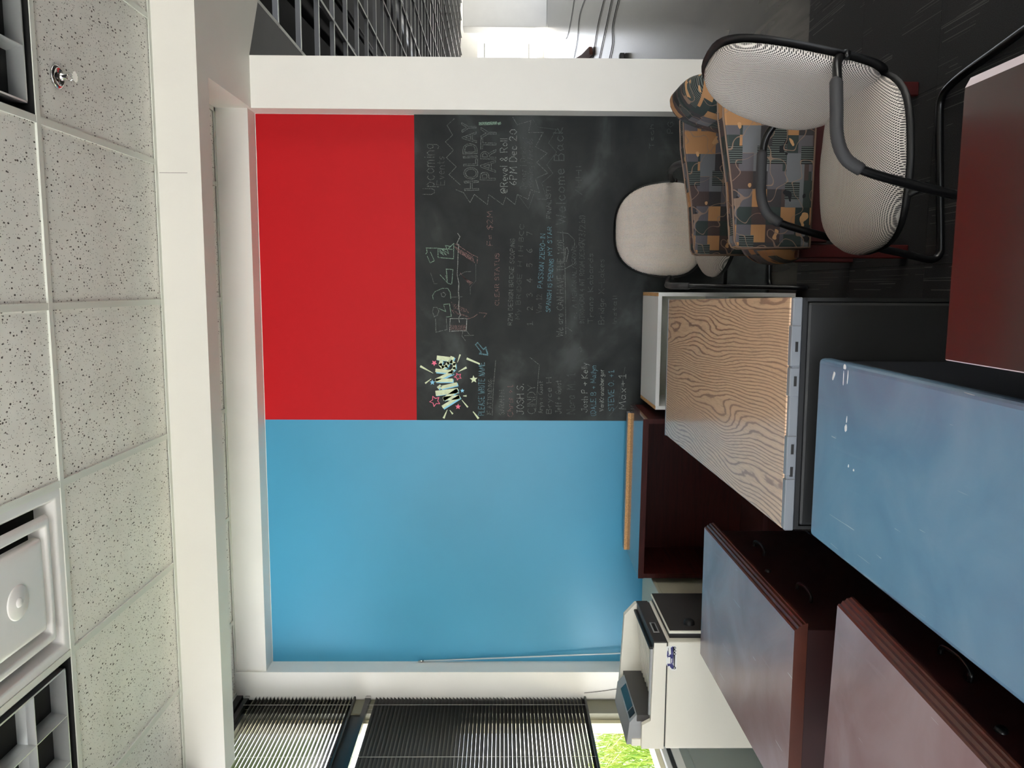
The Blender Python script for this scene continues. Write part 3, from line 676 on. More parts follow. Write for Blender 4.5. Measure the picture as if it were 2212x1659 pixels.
# printer --------------------------------------------------------------------
pr = thing('printer', 'large off-white floor printer with a dark front and a truck sticker', 'printer', (-1.685, 3.32, 0))
a, b = 0.235, 0.22       # half width (x), half depth (y); front faces +x
obj('body', box('body', -a, a, -b, b, 0.03, 0.808, 0.006, 2), 'printer_white', pr)
obj('seam', box('seam', -a+0.006, a-0.006, -b+0.006, b-0.006, 0.806, 0.816), 'dark_frame', pr)
up = prism('upper_housing', [(-a, 0.814), (a-0.004, 0.814), (a-0.004, 0.866), (-0.11, 0.872), (-0.13, 0.907), (-a, 0.907)], 'y', -b, -b+0.022)
uh = obj('upper_housing', up, 'printer_white', pr)
obj('upper_rear_wall', prism('upper_rear_wall', [(-a, 0.814), (a-0.004, 0.814), (a-0.004, 0.875), (a-0.06, 0.925), (-a, 0.945)], 'y', b-0.03, b), 'printer_white', pr)
obj('upper_back_wall', box('upper_back_wall', -a, -a+0.03, -b+0.022, b-0.03, 0.814, 0.945), 'printer_white', pr)
fs = obj('front_strip', box('front_strip', a-0.03, a, -b+0.002, b-0.002, 0.814, 0.868, 0.003, 1), 'printer_dark', pr)
obj('badge', box('badge', a, a+0.002, -0.13, -0.03, 0.826, 0.852, 0.001, 1), 'printer_grey', fs)
obj('badge_face', box('badge_face', a+0.002, a+0.003, -0.12, -0.04, 0.832, 0.846), 'black_plastic', fs)
obj('tray_lip', box('tray_lip', a-0.042, a-0.03, -b+0.02, b-0.02, 0.862, 0.882, 0.003, 1), 'black_plastic', pr)
tr = obj('output_tray', prism('output_tray', [(-0.10, 0.818), (a-0.03, 0.818), (a-0.03, 0.868), (-0.10, 0.835)], 'y', -b+0.022, b-0.03), 'printer_grey', pr)
for i in range(9):
    y = -b + 0.05 + i*0.042
    obj('rib', prism('rib', [(-0.10, 0.834), (a-0.045, 0.866), (a-0.045, 0.872), (-0.10, 0.841)], 'y', y, y+0.012), 'printer_white', tr)
obj('slot_wall', box('slot_wall', -0.125, -0.097, -b+0.022, b-0.03, 0.818, 0.925), 'printer_dark', pr)
obj('near_rail', box('near_rail', -0.12, a-0.034, -b+0.022, -b+0.034, 0.85, 0.878, 0.003, 1), 'printer_grey', pr)
cp = obj('control_hump', prism('control_hump', [(-a+0.002, 0.84), (-0.10, 0.84), (-0.10, 0.925), (-0.135, 0.955), (-a+0.002, 0.965)], 'y', -b+0.03, b-0.06), 'printer_grey', pr)
obj('lcd_screen', prism('lcd_screen', [(-0.128, 0.9505), (-0.103, 0.929), (-0.1015, 0.9305), (-0.1265, 0.952)], 'y', -0.11, 0.08), 'lcd', cp)
obj('keypad', prism('keypad', [(-0.128, 0.9505), (-0.103, 0.929), (-0.1015, 0.9305), (-0.1265, 0.952)], 'y', -0.17, -0.12), 'black_plastic', cp)
dr = obj('front_door', box('front_door', a+0.022, a+0.034, -b+0.03, b+0.0, 0.12, 0.80, 0.004, 2), 'printer_white', pr)
obj('door_face', box('door_face', a+0.033, a+0.036, -b+0.036, b-0.004, 0.13, 0.796), 'printer_dark', dr)
obj('door_gap', box('door_gap', a, a+0.022, -b+0.04, b-0.01, 0.11, 0.795), 'black_plastic', pr)
obj('knob', lathe('knob', [(0.0, 0.02), (0.014, 0.02), (0.022, 0.012), (0.024, 0.0)], 16), 'black_plastic', dr, (a+0.036, -0.12, 0.70), (0, math.pi/2, 0))
obj('caster_base', box('caster_base', -a+0.02, a-0.02, -b+0.02, b-0.02, 0, 0.03), 'black_plastic', pr)
# truck sticker on the side panel: built from flat shapes in sticker coordinates (mm), x along the truck nose -> tail
stk = obj('sticker', None, None) if False else None
def flat(name, poly, m, par, lift, org, sx_, sz_):
    return obj(name, prism(name, [(org[0] + p[0]*sx_, org[1] + p[1]*sz_) for p in poly], 'y', -b-lift-0.0003, -b-lift), m, par)
p0 = at_y(1461, 1449, 3.10) - Vector((-1.685, 3.32, 0)); p1 = at_y(1440, 1395, 3.10) - Vector((-1.685, 3.32, 0))
org = (p0.x, p0.z); SXs = (p1.x-p0.x)/100.0; SZs = (p1.z-p0.z)/36.0
def rr(x0, x1, z0, z1, r=3, k=4):
    out = []
    for cx_, cz_, q in ((x1-r, z1-r, 0), (x0+r, z1-r, 90), (x0+r, z0+r, 180), (x1-r, z0+r, 270)):
        for i in range(k+1):
            an = math.radians(q + 90*i/k); out.append((cx_ + r*math.cos(an), cz_ + r*math.sin(an)))
    return out
def circ(cx_, cz_, r, k=14): return [(cx_ + r*math.cos(6.2832*i/k), cz_ + r*math.sin(6.2832*i/k)) for i in range(k)]
st_base = flat('sticker', [(2, 2), (4, 0), (40, 0), (98, 3), (100, 6), (99, 33), (96, 36), (30, 36), (22, 34), (14, 26), (6, 22), (2, 16)], 'sticker_white', pr, 0.0006, org, SXs, SZs)
for nm, pg, mm in (('truck_cab', [(8, 8), (8, 16), (14, 20), (19, 31), (29, 32), (29, 14), (20, 10)], 'sticker_blue'), ('truck_chassis', [(10, 6), (10, 9), (96, 14), (96, 8), (60, 6)], 'sticker_black'),
                   ('truck_bed', [(30, 12), (30, 21), (56, 22), (58, 26), (66, 25), (66, 12)], 'sticker_blue'), ('truck_tail', [(66, 14), (66, 20), (92, 22), (98, 16), (97, 12)], 'sticker_blue'),
                   ('crane_boom', [(50, 30), (70, 28), (84, 33), (60, 34)], 'sticker_blue'), ('truck_mast', [(54, 20), (58, 20), (62, 31), (57, 31)], 'sticker_blue'),
                   ('window_patch', [(13, 22), (15, 28), (20, 28), (20, 23)], 'sticker_white'), ('panel_patch', rr(33, 50, 16, 19, 1), 'sticker_white'),
                   ('lettering', [(72, 29), (72, 30.5), (92, 31), (92, 29.5)], 'sticker_black'), ('wheel', circ(12, 7, 5.2), 'sticker_black'), ('wheel', circ(68, 8, 5), 'sticker_black'), ('wheel', circ(80, 8, 5), 'sticker_black'), ('wheel', circ(92, 8.5, 5), 'sticker_black')):
    flat(nm, pg, mm, st_base, 0.0012 if mm != 'sticker_white' else 0.0018, org, SXs, SZs)
for cx_ in (12, 68, 80, 92): flat('wheel_hub', circ(cx_, 7.6, 2.4), 'sticker_white', st_base, 0.0018, org, SXs, SZs)

# leaning rod and loose cord at the window end --------------------------------
q0 = at_y(905, 1428, YN-0.012); q1 = at_y(1365, 1405, YN-0.012)
k = (q0.z-0.006)/(q0.z-q1.z); q2 = q0 + (q1-q0)*k; q2.y = YN-0.06
rod = thing('blind_wand', 'long clear plastic rod leaning in the blue corner', 'rod', (q2.x, q2.y, 0))
obj('shaft', tube('shaft', [q2 - Vector((q2.x, q2.y, 0)), q0 - Vector((q2.x, q2.y, 0))], 0.0045, 6), 'clear_rod', rod)
d_ = (q0-q2).normalized()
obj('tip', tube('tip', [q0 - d_*0.03 - Vector((q2.x, q2.y, 0)), q0 + d_*0.004 - Vector((q2.x, q2.y, 0))], 0.006, 8), 'chrome', rod)
cpts = [at_y(x, y, YW-0.016) for x, y in ((1262, 1497), (1300, 1493), (1335, 1488), (1362, 1483))]
cpts += [Vector((cpts[-1].x+0.01, cpts[-1].y, cpts[-1].z-0.2))]
tag(obj('loose_string', tube('loose_string', smooth_path(cpts, 5), 0.0015, 5), 'cable_black'), 'thin dark cord drooping across the white pier by the blind', 'cord')

# ================================================================ CHAIRS
def box_uv(me):
    uv = me.uv_layers.new(name='UVMap').data
    for p in me.polygons:
        n = p.normal; ax = max(range(3), key=lambda i: abs(n[i]))
        for li in p.loop_indices:
            v = me.vertices[me.loops[li].vertex_index].co
            uv[li].uv = ((v.y, v.z), (v.x, v.z), (v.x, v.y))[ax]
def pad(name, w_, h_, t, deform, n=3.2, rings=10, seg=48, back=0.25, taper=None):
    """pillow over a rounded outline in (x, y); bulges to +t, slightly to -t*back; UV = (x, y) in metres"""
    V, Fc, UV = [], [], []
    def outline(q):
        c_, s_ = math.cos(q), math.sin(q)
        x = math.copysign(abs(c_)**(2/n), c_)*w_/2; y = math.copysign(abs(s_)**(2/n), s_)*h_/2
        if taper: x *= taper(y/h_ + 0.5)
        return x, y
    def add(s, sgn):
        for k in range(seg):
            x, y = outline(2*math.pi*k/seg); x *= s; y *= s
            hgt = t*(1 - s**5)**0.5 if sgn > 0 else -t*back*(1 - s**6)**0.5
            V.append(deform(x, y, hgt)); UV.append((x, y))
    ss = [math.sin(0.5*math.pi*(i+1)/rings) for i in range(rings)]; ss[-1] = 1.0
    V.append(deform(0, 0, t)); UV.append((0, 0))
    for s in ss: add(s, 1)
    for s in ss[:-1][::-1]: add(s, -1)
    V.append(deform(0, 0, -t*back)); UV.append((0, 0))
    R_ = 2*rings - 1
    for k in range(seg):
        k2 = (k+1) % seg
        Fc.append((0, 1+k, 1+k2))
        for r in range(R_-1): Fc.append((1+r*seg+k, 1+(r+1)*seg+k, 1+(r+1)*seg+k2, 1+r*seg+k2))
        Fc.append((1+(R_-1)*seg+k, 1+R_*seg, 1+(R_-1)*seg+k2))
    me = mesh(name, V, Fc, True); uv = me.uv_layers.new(name='UVMap').data
    for p in me.polygons:
        for li in p.loop_indices: uv[li].uv = UV[me.loops[li].vertex_index]
    bm = bmesh.new(); bm.from_mesh(me); bmesh.ops.recalc_face_normals(bm, faces=bm.faces[:]); bm.to_mesh(me); bm.free()
    return me
def guest_chair(label, loc, rz):
    """cantilever armchair; front faces local -y"""
    t = thing('guest_chair', label, 'chair', loc, rz, group='grey mesh guest chairs')
    back_curve = lambda yv: 0.215 + 0.10*max(0, (yv+0.23)/0.46)**1.2
    def dback(x, y, h): return Vector((x, back_curve(y) - h - 0.55*x*x, 0.645 + y))
    def dshell(x, y, h): return Vector((x, back_curve(y) + 0.022 - h - 0.55*x*x, 0.640 + y))
    wide = lambda v: 1.0 - 0.14*max(0, v-0.35)**1.3/0.57 - 0.06*max(0, 0.2-v)/0.2
    obj('backrest', pad('backrest', 0.50, 0.47, 0.045, dback, 2.9, taper=wide), 'mesh_fabric', t)
    obj('back_shell', pad('back_shell', 0.525, 0.495, 0.016, dshell, 2.9, 5, taper=wide), 'black_plastic', t)
    def dseat(x, y, h):
        f = max(0, (-y-0.10)/0.15); r = max(0, (y-0.12)/0.12)
        return Vector((x, y-0.01, 0.425 + h - 0.035*f*f + 0.03*r*r - 0.25*x*x*0.3))
    def dpan(x, y, h): return Vector((x, y-0.005, 0.405 + h + 0.03*max(0, (y-0.12)/0.12)**2 - 0.03*max(0, (-y-0.10)/0.15)**2))
    obj('seat', pad('seat', 0.51, 0.50, 0.055, dseat, 2.6), 'mesh_fabric', t)
    obj('seat_shell', pad('seat_shell', 0.525, 0.51, 0.02, dpan, 2.6, 5, back=1.2), 'black_plastic', t)
    # joint between seat and back
    obj('back_bracket', tube('back_bracket', smooth_path([(0, 0.05, 0.385), (0, 0.20, 0.39), (0, 0.262, 0.44), (0, 0.285, 0.55)], 5), 0.02, 8), 'black_plastic', t)
    side = [(0.25, 0.215, 0.595), (0.28, 0.18, 0.615), (0.299, 0.12, 0.622), (0.302, 0.0, 0.622), (0.302, -0.06, 0.61), (0.302, -0.105, 0.56), (0.303, -0.155, 0.38), (0.306, -0.205, 0.14), (0.308, -0.225, 0.05), (0.308, -0.205, 0.018), (0.308, -0.15, 0.0135), (0.308, 0.05, 0.0135), (0.306, 0.24, 0.0135), (0.29, 0.325, 0.0135), (0.20, 0.35, 0.0135), (0, 0.352, 0.0135)]
    full = side + [(-x, y, z) for x, y, z in side[::-1][1:]]
    obj('frame', tube('frame', smooth_path(full, 5), 0.0125, 10), 'black_metal', t)
    for s in (-1, 1):
        ap = smooth_path([(s*0.295, 0.14, 0.624), (s*0.301, 0.06, 0.626), (s*0.302, -0.02, 0.625), (s*0.302, -0.075, 0.604), (s*0.302, -0.105, 0.562)], 5)
        obj('arm_pad', tube('arm_pad', ap, [0.012] + [0.017]*(len(ap)-2) + [0.0165], 10), 'arm_pad', t)
    obj('crossbar', tube('crossbar', [(-0.303, -0.145, 0.395), (0.303, -0.145, 0.395)], 0.011, 8), 'black_metal', t)
    obj('crossbar', tube('crossbar', smooth_path([(-0.26, 0.21, 0.58), (-0.2, 0.24, 0.57), (0.2, 0.24, 0.57), (0.26, 0.21, 0.58)], 4), 0.009, 8), 'black_metal', t)
    return t
guest_chair('grey mesh guest chair with black tube arms pulled up to the red desk', (0.37, 2.42, 0), math.radians(-81.5))
guest_chair('grey mesh guest chair against the chalkboard behind the patterned armchair', (0.315, 4.08, 0), 0.0)

ac = thing('armchair', 'patchwork leaf patterned armchair with flat side panels and red wood legs', 'armchair', (0.42, 3.185, 0))
def ax(X): return X - 0.42
armP = [(ax(0.148), 0.40), (ax(0.146), 0.645), (ax(0.152), 0.662), (ax(0.170), 0.671), (ax(0.36), 0.688), (ax(0.60), 0.728), (ax(0.72), 0.735), (ax(0.745), 0.72), (ax(0.752), 0.69), (ax(0.74), 0.40)]
for y0, y1 in ((-0.335, -0.265), (0.265, 0.335)):
    me = prism('arm', armP, 'y', y0, y1); bm = bmesh.new(); bm.from_mesh(me)
    bmesh.ops.bevel(bm, geom=bm.edges[:], offset=0.010, segments=2, profile=0.6, affect='EDGES'); bm.to_mesh(me); bm.free()
    box_uv(me); am = obj('arm', me, 'patch_fabric', ac)
    for yy in (y0+0.002, y1-0.002):
        pp = [(x, yy, z) for x, z in armP] + [(armP[0][0], yy, armP[0][1])]
        obj('piping', tube('piping', pp, 0.0035, 6), 'patch_fabric', am)
def dab(x, y, h): # backrest pad: x across (world y), y up
    return Vector((ax(0.655) + 0.10*((y+0.24)/0.48) - h + 0.25*x*x, x, 0.585 + y))
obj('backrest', pad('backrest', 0.525, 0.49, 0.085, dab, 3.4, back=0.5), 'patch_fabric', ac)
def dst(x, y, h): return Vector((y + ax(0.355), x, 0.425 + h - 0.02*max(0, (-y-0.15)/0.1)**2))
obj('seat', pad('seat', 0.525, 0.515, 0.095, dst, 4.0, back=0.9), 'patch_fabric', ac)
obj('seat_base', box('seat_base', ax(0.17), ax(0.72), -0.265, 0.265, 0.31, 0.40, 0.005, 1), 'wood_leg', ac)
for s in (-1, 1):
    y0, y1 = (-0.25, -0.21) if s < 0 else (0.21, 0.25)
    obj('leg', box('leg', ax(0.115), ax(0.165), y0, y1, 0.0, 0.41, 0.004, 1), 'wood_leg', ac)
    obj('leg', box('leg', ax(0.695), ax(0.745), y0, y1, 0.0, 0.41, 0.004, 1), 'wood_leg', ac)
obj('front_rail', box('front_rail', ax(0.12), ax(0.15), -0.21, 0.21, 0.30, 0.36, 0.003, 1), 'wood_leg', ac)

# ================================================================ HALL FLOOR ODDMENTS
def hall_pts(L, s=3.687): return [at_z(1160 + x/s, y/s, 0.008) for x, y in L]
for L, lab in (([(300, -30), (270, 160), (245, 280), (228, 310)], 'short black cable end lying on the pale concrete near the hall windows'),
               ([(390, -30), (340, 120), (320, 330), (290, 480)], 'thin black cable trailing beside the brown board scrap'),
               ([(540, -30), (485, 200), (440, 490)], 'black cable crossing the streaked hall concrete, first of the bundle'),
               ([(600, -30), (545, 230), (490, 490)], 'black cable crossing the streaked hall concrete, middle of the bundle'),
               ([(655, -30), (602, 200), (600, 350), (570, 490)], 'wavy black cable crossing the streaked hall concrete')):
    tag(obj('floor_cable', tube('floor_cable', smooth_path(hall_pts(L), 6), 0.0065, 6), 'cable_black'), lab, 'cable', 'loose cables on the hall floor')
cb = [at_z(x, y, 0.01) for x, y in ((1238, 132), (1262, 118), (1279, 101), (1280, 118), (1262, 134))]
cv = [tuple(p) for p in cb] + [(p.x, p.y, p.z+0.05) for p in cb]
tag(obj('board_scrap', mesh('board_scrap', cv, [(4, 3, 2, 1, 0), (5, 6, 7, 8, 9)] + [(i, (i+1) % 5, 5+(i+1) % 5, 5+i) for i in range(5)]), 'cardboard'), 'reddish brown board scrap on the hall concrete', 'scrap')
c0 = at_z(1348, 134, 0)
me = box('black_box', -0.06, 0.10, -0.05, 0.05, 0, 0.06, 0.01, 2)
tag(obj('power_block', me, 'cable_black', None, (c0.x, c0.y, 0)), 'small black block on the hall floor beside the white pier', 'block')

# ================================================================ CHALK
YC = YN - 0.0015
GL = {  # single-stroke letters on a 1-high grid
'A': '0,0 .3,1 .6,0;.12,.4 .48,.4', 'B': '0,0 0,1 .4,1 .5,.8 .4,.55 0,.5;.4,.52 .58,.3 .45,0 0,0', 'C': '.6,.85 .4,1 .12,.85 0,.5 .12,.12 .4,0 .6,.15', 'D': '0,0 0,1 .3,1 .58,.7 .58,.3 .3,0 0,0',
'E': '.55,1 0,1 0,0 .55,0;0,.5 .45,.5', 'F': '.55,1 0,1 0,0;0,.5 .45,.5', 'G': '.6,.85 .4,1 .12,.85 0,.5 .12,.12 .4,0 .6,.15 .6,.45 .35,.45', 'H': '0,0 0,1;.6,0 .6,1;0,.5 .6,.5', 'I': '.1,0 .1,1',
'J': '.5,1 .5,.2 .35,0 .12,.03 0,.25;.3,1 .6,1', 'K': '0,0 0,1;.55,1 0,.42 .6,0', 'L': '0,1 0,0 .5,0', 'M': '0,0 .08,1 .35,.3 .65,1 .75,0', 'N': '0,0 0,1 .55,0 .55,1', 'O': '.3,1 .08,.8 0,.5 .08,.2 .3,0 .52,.2 .6,.5 .52,.8 .3,1',
'P': '0,0 0,1 .4,1 .55,.8 .4,.52 0,.48', 'Q': '.3,1 .05,.75 0,.5 .08,.2 .3,0 .52,.2 .6,.5 .52,.8 .3,1;.4,.25 .65,-.05', 'R': '0,0 0,1 .4,1 .55,.78 .4,.52 0,.48;.25,.5 .58,0', 'S': '.55,.85 .35,1 .1,.9 .05,.7 .5,.4 .52,.15 .3,0 0,.15',
'T': '0,1 .6,1;.3,1 .3,0', 'U': '0,1 0,.25 .15,0 .42,0 .56,.25 .56,1', 'V': '0,1 .3,0 .6,1', 'W': '0,1 .18,0 .38,.7 .58,0 .78,1', 'X': '0,1 .6,0;.6,1 0,0', 'Y': '0,1 .3,.5 .6,1;.3,.5 .3,0', 'Z': '0,1 .6,1 0,0 .6,0',
'a': '.42,.5 .2,.62 0,.35 .1,.05 .3,.08 .42,.3;.42,.6 .42,.1 .5,0', 'b': '0,1 0,0;0,.4 .2,.62 .42,.4 .35,.05 .15,0 0,.15', 'c': '.42,.5 .2,.62 0,.35 .1,.05 .3,0 .45,.12', 'd': '.42,1 .42,0;.42,.4 .2,.62 0,.35 .1,.03 .3,.05 .42,.2', 'e': '0,.32 .42,.34 .36,.56 .2,.62 .02,.45 .02,.2 .15,0 .4,.08',
'f': '.4,.9 .28,1 .16,.85 .16,0;0,.58 .36,.58', 'g': '.42,.5 .2,.62 0,.38 .12,.1 .3,.12 .42,.3;.42,.6 .42,-.25 .25,-.4 .02,-.3', 'h': '0,1 0,0;0,.4 .2,.62 .4,.45 .4,0', 'i': '.08,.6 .08,0;.08,.8 .08,.84', 'j': '.2,.6 .2,-.25 0,-.35;.2,.8 .2,.84', 'k': '0,1 0,0;.38,.6 0,.28 .42,0', 'l': '.06,1 .06,0',
'm': '0,.6 0,0;0,.42 .16,.62 .3,.45 .3,0;.3,.42 .46,.62 .6,.45 .6,0', 'n': '0,.6 0,0;0,.42 .2,.62 .4,.45 .4,0', 'o': '.22,.62 .02,.45 .02,.15 .22,0 .42,.15 .42,.45 .22,.62', 'p': '0,.6 0,-.38;0,.42 .2,.62 .42,.4 .35,.05 .15,0 0,.15', 'r': '0,.6 0,0;0,.4 .18,.62 .36,.55', 's': '.38,.52 .2,.62 .04,.48 .34,.2 .2,0 0,.1',
't': '.16,.9 .16,.1 .3,0;0,.6 .36,.6', 'u': '0,.6 0,.15 .15,0 .38,.15;.38,.6 .38,0', 'v': '0,.6 .2,0 .4,.6', 'w': '0,.6 .14,0 .28,.5 .42,0 .56,.6', 'x': '0,.6 .4,0;.4,.6 0,0', 'y': '0,.6 .2,.1;.42,.6 .1,-.38', 'z': '0,.6 .4,.6 0,0 .4,0',
'0': '.3,1 .06,.75 .06,.25 .3,0 .52,.25 .52,.75 .3,1', '1': '.1,.8 .28,1 .28,0;.08,0 .48,0', '2': '0,.78 .2,1 .48,.85 .45,.6 0,0 .55,0', '3': '0,.9 .3,1 .48,.8 .2,.55 .52,.3 .3,0 0,.1', '4': '.4,0 .4,1 0,.35 .58,.35', '5': '.5,1 .08,1 .05,.6 .35,.6 .52,.35 .35,0 0,.08', '6': '.42,1 .1,.6 .02,.25 .25,0 .5,.2 .35,.48 .05,.35', '7': '0,1 .55,1 .18,0', '8': '.28,.52 .05,.75 .28,1 .5,.78 .28,.52 .02,.25 .28,0 .54,.25 .28,.52', '9': '.48,.7 .25,.5 .05,.72 .25,1 .48,.8 .42,0',
'!': '.1,1 .1,.3;.1,.08 .1,.03', '.': '.06,.06 .06,.0', ',': '.08,.08 0,-.12', ':': '.06,.55 .06,.5;.06,.1 .06,.05', '+': '.25,.65 .25,.15;0,.4 .5,.4', '-': '0,.4 .4,.4', '=': '0,.55 .45,.55;0,.3 .45,.3', '&': '.55,.3 .3,0 .05,.2 .4,.75 .25,1 .1,.8 .55,.05', '@': '.5,.35 .3,.6 .18,.35 .35,.25 .5,.6 .62,.3 .72,.6 .5,.95 .15,.9 0,.5 .12,.1 .5,0', '(': '.25,1.05 .05,.7 .05,.3 .25,-.1', ')': '0,1.05 .2,.7 .2,.3 0,-.1', '|': '.05,1.05 .05,-.1', '/': '0,-.05 .4,1.05', '$': '.5,.85 .3,.95 .05,.75 .5,.35 .3,.05 0,.15;.27,1.1 .27,-.1', "'": '.05,1 .05,.8', '?': '0,.8 .2,1 .45,.8 .2,.45 .2,.3;.2,.08 .2,.03', '<': '.4,.8 0,.4 .4,0', '*': '.2,.7 .2,.2;0,.6 .4,.3;.4,.6 0,.3'}
for ch_ in list('qQ'): GL.setdefault(ch_, GL['O'])
GLP = {k: [[tuple(float(q) for q in p.split(',')) for p in s.split(' ')] for s in v.split(';')] for k, v in GL.items()}
def ribbon(polys, wdt, jit=0.0, y=YC):
    V, Fc = [], []
    for pl in polys:
        pl = [(x + random.uniform(-jit, jit), z + random.uniform(-jit, jit)) for x, z in pl]
        for (x0, z0), (x1, z1) in zip(pl[:-1], pl[1:]):
            dx, dz = x1-x0, z1-z0; L = math.hypot(dx, dz) or 1e-6
            if L < 1e-5: dx, dz, L = 1e-3, 0, 1e-3
            ux, uz = dx/L, dz/L; h = wdt*random.uniform(0.75, 1.2)/2; ex = wdt*0.35
            nx, nz = -uz*h, ux*h; o = len(V)
            V += [(x0-ux*ex+nx, y, z0-uz*ex+nz), (x0-ux*ex-nx, y, z0-uz*ex-nz), (x1+ux*ex-nx, y, z1+uz*ex-nz), (x1+ux*ex+nx, y, z1+uz*ex+nz)]
            Fc.append((o, o+1, o+2, o+3))
    return V, Fc
def wall(px, py): p = at_y(px, py, YN); return (p.x, p.z)
def write(s, px, py, py_end, hpx, m='chalk_white', wdt=0.0031, px_end=None):
    """text whose baseline starts at photo pixel (px, py) and ends at (px_end or px, py_end); hpx = cap height in photo pixels"""
    x0, z0 = wall(px, py); x1, z1 = wall(px_end if px_end is not None else px, py_end)
    h = hpx*YN/F_PX; adv = 0.0; glyphs = []
    for ch in s:
        if ch == ' ': adv += 0.45; continue
        gp = GLP.get(ch, GLP['o']); wd = max(p[0] for s_ in gp for p in s_)
        glyphs.append((adv, gp)); adv += wd + 0.22
    L = math.hypot(x1-x0, z1-z0); sx_ = L/max(adv-0.22, 0.1); ux, uz = (x1-x0)/L, (z1-z0)/L
    polys = [[(x0 + ux*(a_+p[0])*sx_ - uz*p[1]*h, z0 + uz*(a_+p[0])*sx_ + ux*p[1]*h) for p in st_] for a_, gp in glyphs for st_ in gp]
    V, Fc = ribbon(polys, wdt, 0.0016)
    return obj('chalk_lettering', mesh('chalk_lettering', V, Fc), m, board)
def draw(polys_px, m='chalk_white', wdt=0.0035, jit=0.001, name='chalk_drawing'):
    V, Fc = ribbon([[wall(x, y) for x, y in pl] for pl in polys_px], wdt, jit)
    return obj(name, mesh(name, V, Fc), m, board)
def c1(L): return [(880 + x/5.183, 240 + y/5.183) for x, y in L]
def c2(L): return [(1160 + x/5.183, 240 + y/5.183) for x, y in L]
def c3(L): return [(880 + x/6.913, 500 + y/6.913) for x, y in L]
def c4(L): return [(1100 + x/6.913, 500 + y/6.913) for x, y in L]
def c5(L): return [(890 + x/7.542, 700 + y/7.542) for x, y in L]
def c6(L): return [(1130 + x/7.539, 700 + y/7.539) for x, y in L]
# event notice
write('Upcoming', 938, 420, 312, 24, 'chalk_dim'); write('Events', 960, 400, 338, 16, 'chalk_faint')
draw([c1([(525, 85), (442, 158), (505, 268), (427, 343), (518, 436), (437, 523), (548, 622), (465, 712), (590, 822)]),
      c1([(540, 880), (630, 915), (700, 1025), (752, 935), (897, 1050), (913, 935), (1070, 1050), (1100, 962), (1205, 1045), (1230, 930), (1350, 990), (1380, 880), (1480, 915), (1432, 755), (1573, 695), (1448, 575), (1567, 470), (1433, 400), (1520, 240), (1355, 240), (1385, 105), (1230, 155), (1183, 70)])], 'chalk_dim', 0.0032)
draw([c1([(1385, 65), (1460, 180), (1670, 205), (1580, 360), (1670, 458), (1560, 605), (1628, 697), (1505, 805), (1560, 990), (1450, 985)]), c1([(1230, 930), (1355, 1095), (1425, 900)])], 'chalk_faint', 0.003)
def block(s, px, py, py_end, hpx, m, wd=0.0042, px_end=None):
    """outlined block capitals with a hatched fill"""
    x0, z0 = wall(px, py); x1, z1 = wall(px_end if px_end is not None else px, py_end); h = hpx*YN/F_PX
    cu = bpy.data.curves.new('block', 'FONT'); cu.body = s; cu.fill_mode = 'NONE'; cu.offset = 0.012; cu.resolution_u = 3; cu.size = 1.0
    to = bpy.data.objects.new('block_tmp', cu); COL.objects.link(to)
    dg = bpy.context.evaluated_depsgraph_get(); ev = to.evaluated_get(dg); me = bpy.data.meshes.new_from_object(ev)
    vs = [v.co.copy() for v in me.vertices]; ed = [tuple(e.vertices) for e in me.edges]
    bpy.data.objects.remove(to); bpy.data.curves.remove(cu); bpy.data.meshes.remove(me)
    mx = max(v.x for v in vs); my = max(v.y for v in vs); L = math.hypot(x1-x0, z1-z0); ux, uz = (x1-x0)/L, (z1-z0)/L
    T_ = lambda a, b_: (x0 + ux*a*L/mx - uz*b_*h/my, z0 + uz*a*L/mx + ux*b_*h/my)
    V, Fc = ribbon([[T_(vs[i].x, vs[i].y), T_(vs[j].x, vs[j].y)] for i, j in ed], wd, 0.0006)
    return obj('chalk_lettering', mesh('chalk_lettering', V, Fc), m, board)
block('HOLIDAY', 1034, 413, 264, 30, 'chalk_dim', px_end=1028); block('PARTY', 1070, 392, 276, 32, 'chalk_dim', px_end=1072)
draw([[(1036, 267), (1071, 266)], [(1077, 267), (1080, 266)]], 'chalk_green', 0.015)
write('@Revel & Roll', 1096, 418, 300, 15, 'chalk_white'); write('6PM Dec 20', 1116, 400, 281, 15, 'chalk_white')
write('Dinner | Drinks |', 1136, 408, 298, 12, 'chalk_faint'); write('Bowling | Arcade', 1151, 404, 300, 12, 'chalk_faint')
write('Welcome Back', 1222, 484, 276, 20, 'chalk_faint', 0.005, px_end=1216)
write('FINALIST!', 1190, 472, 404, 9, 'chalk_dim'); write('/HHI', 1256, 420, 360, 12, 'chalk_faint'); write('Tech', 1412, 320, 270, 9, 'chalk_faint'); write('PG', 1454, 288, 264, 12, 'chalk_faint')
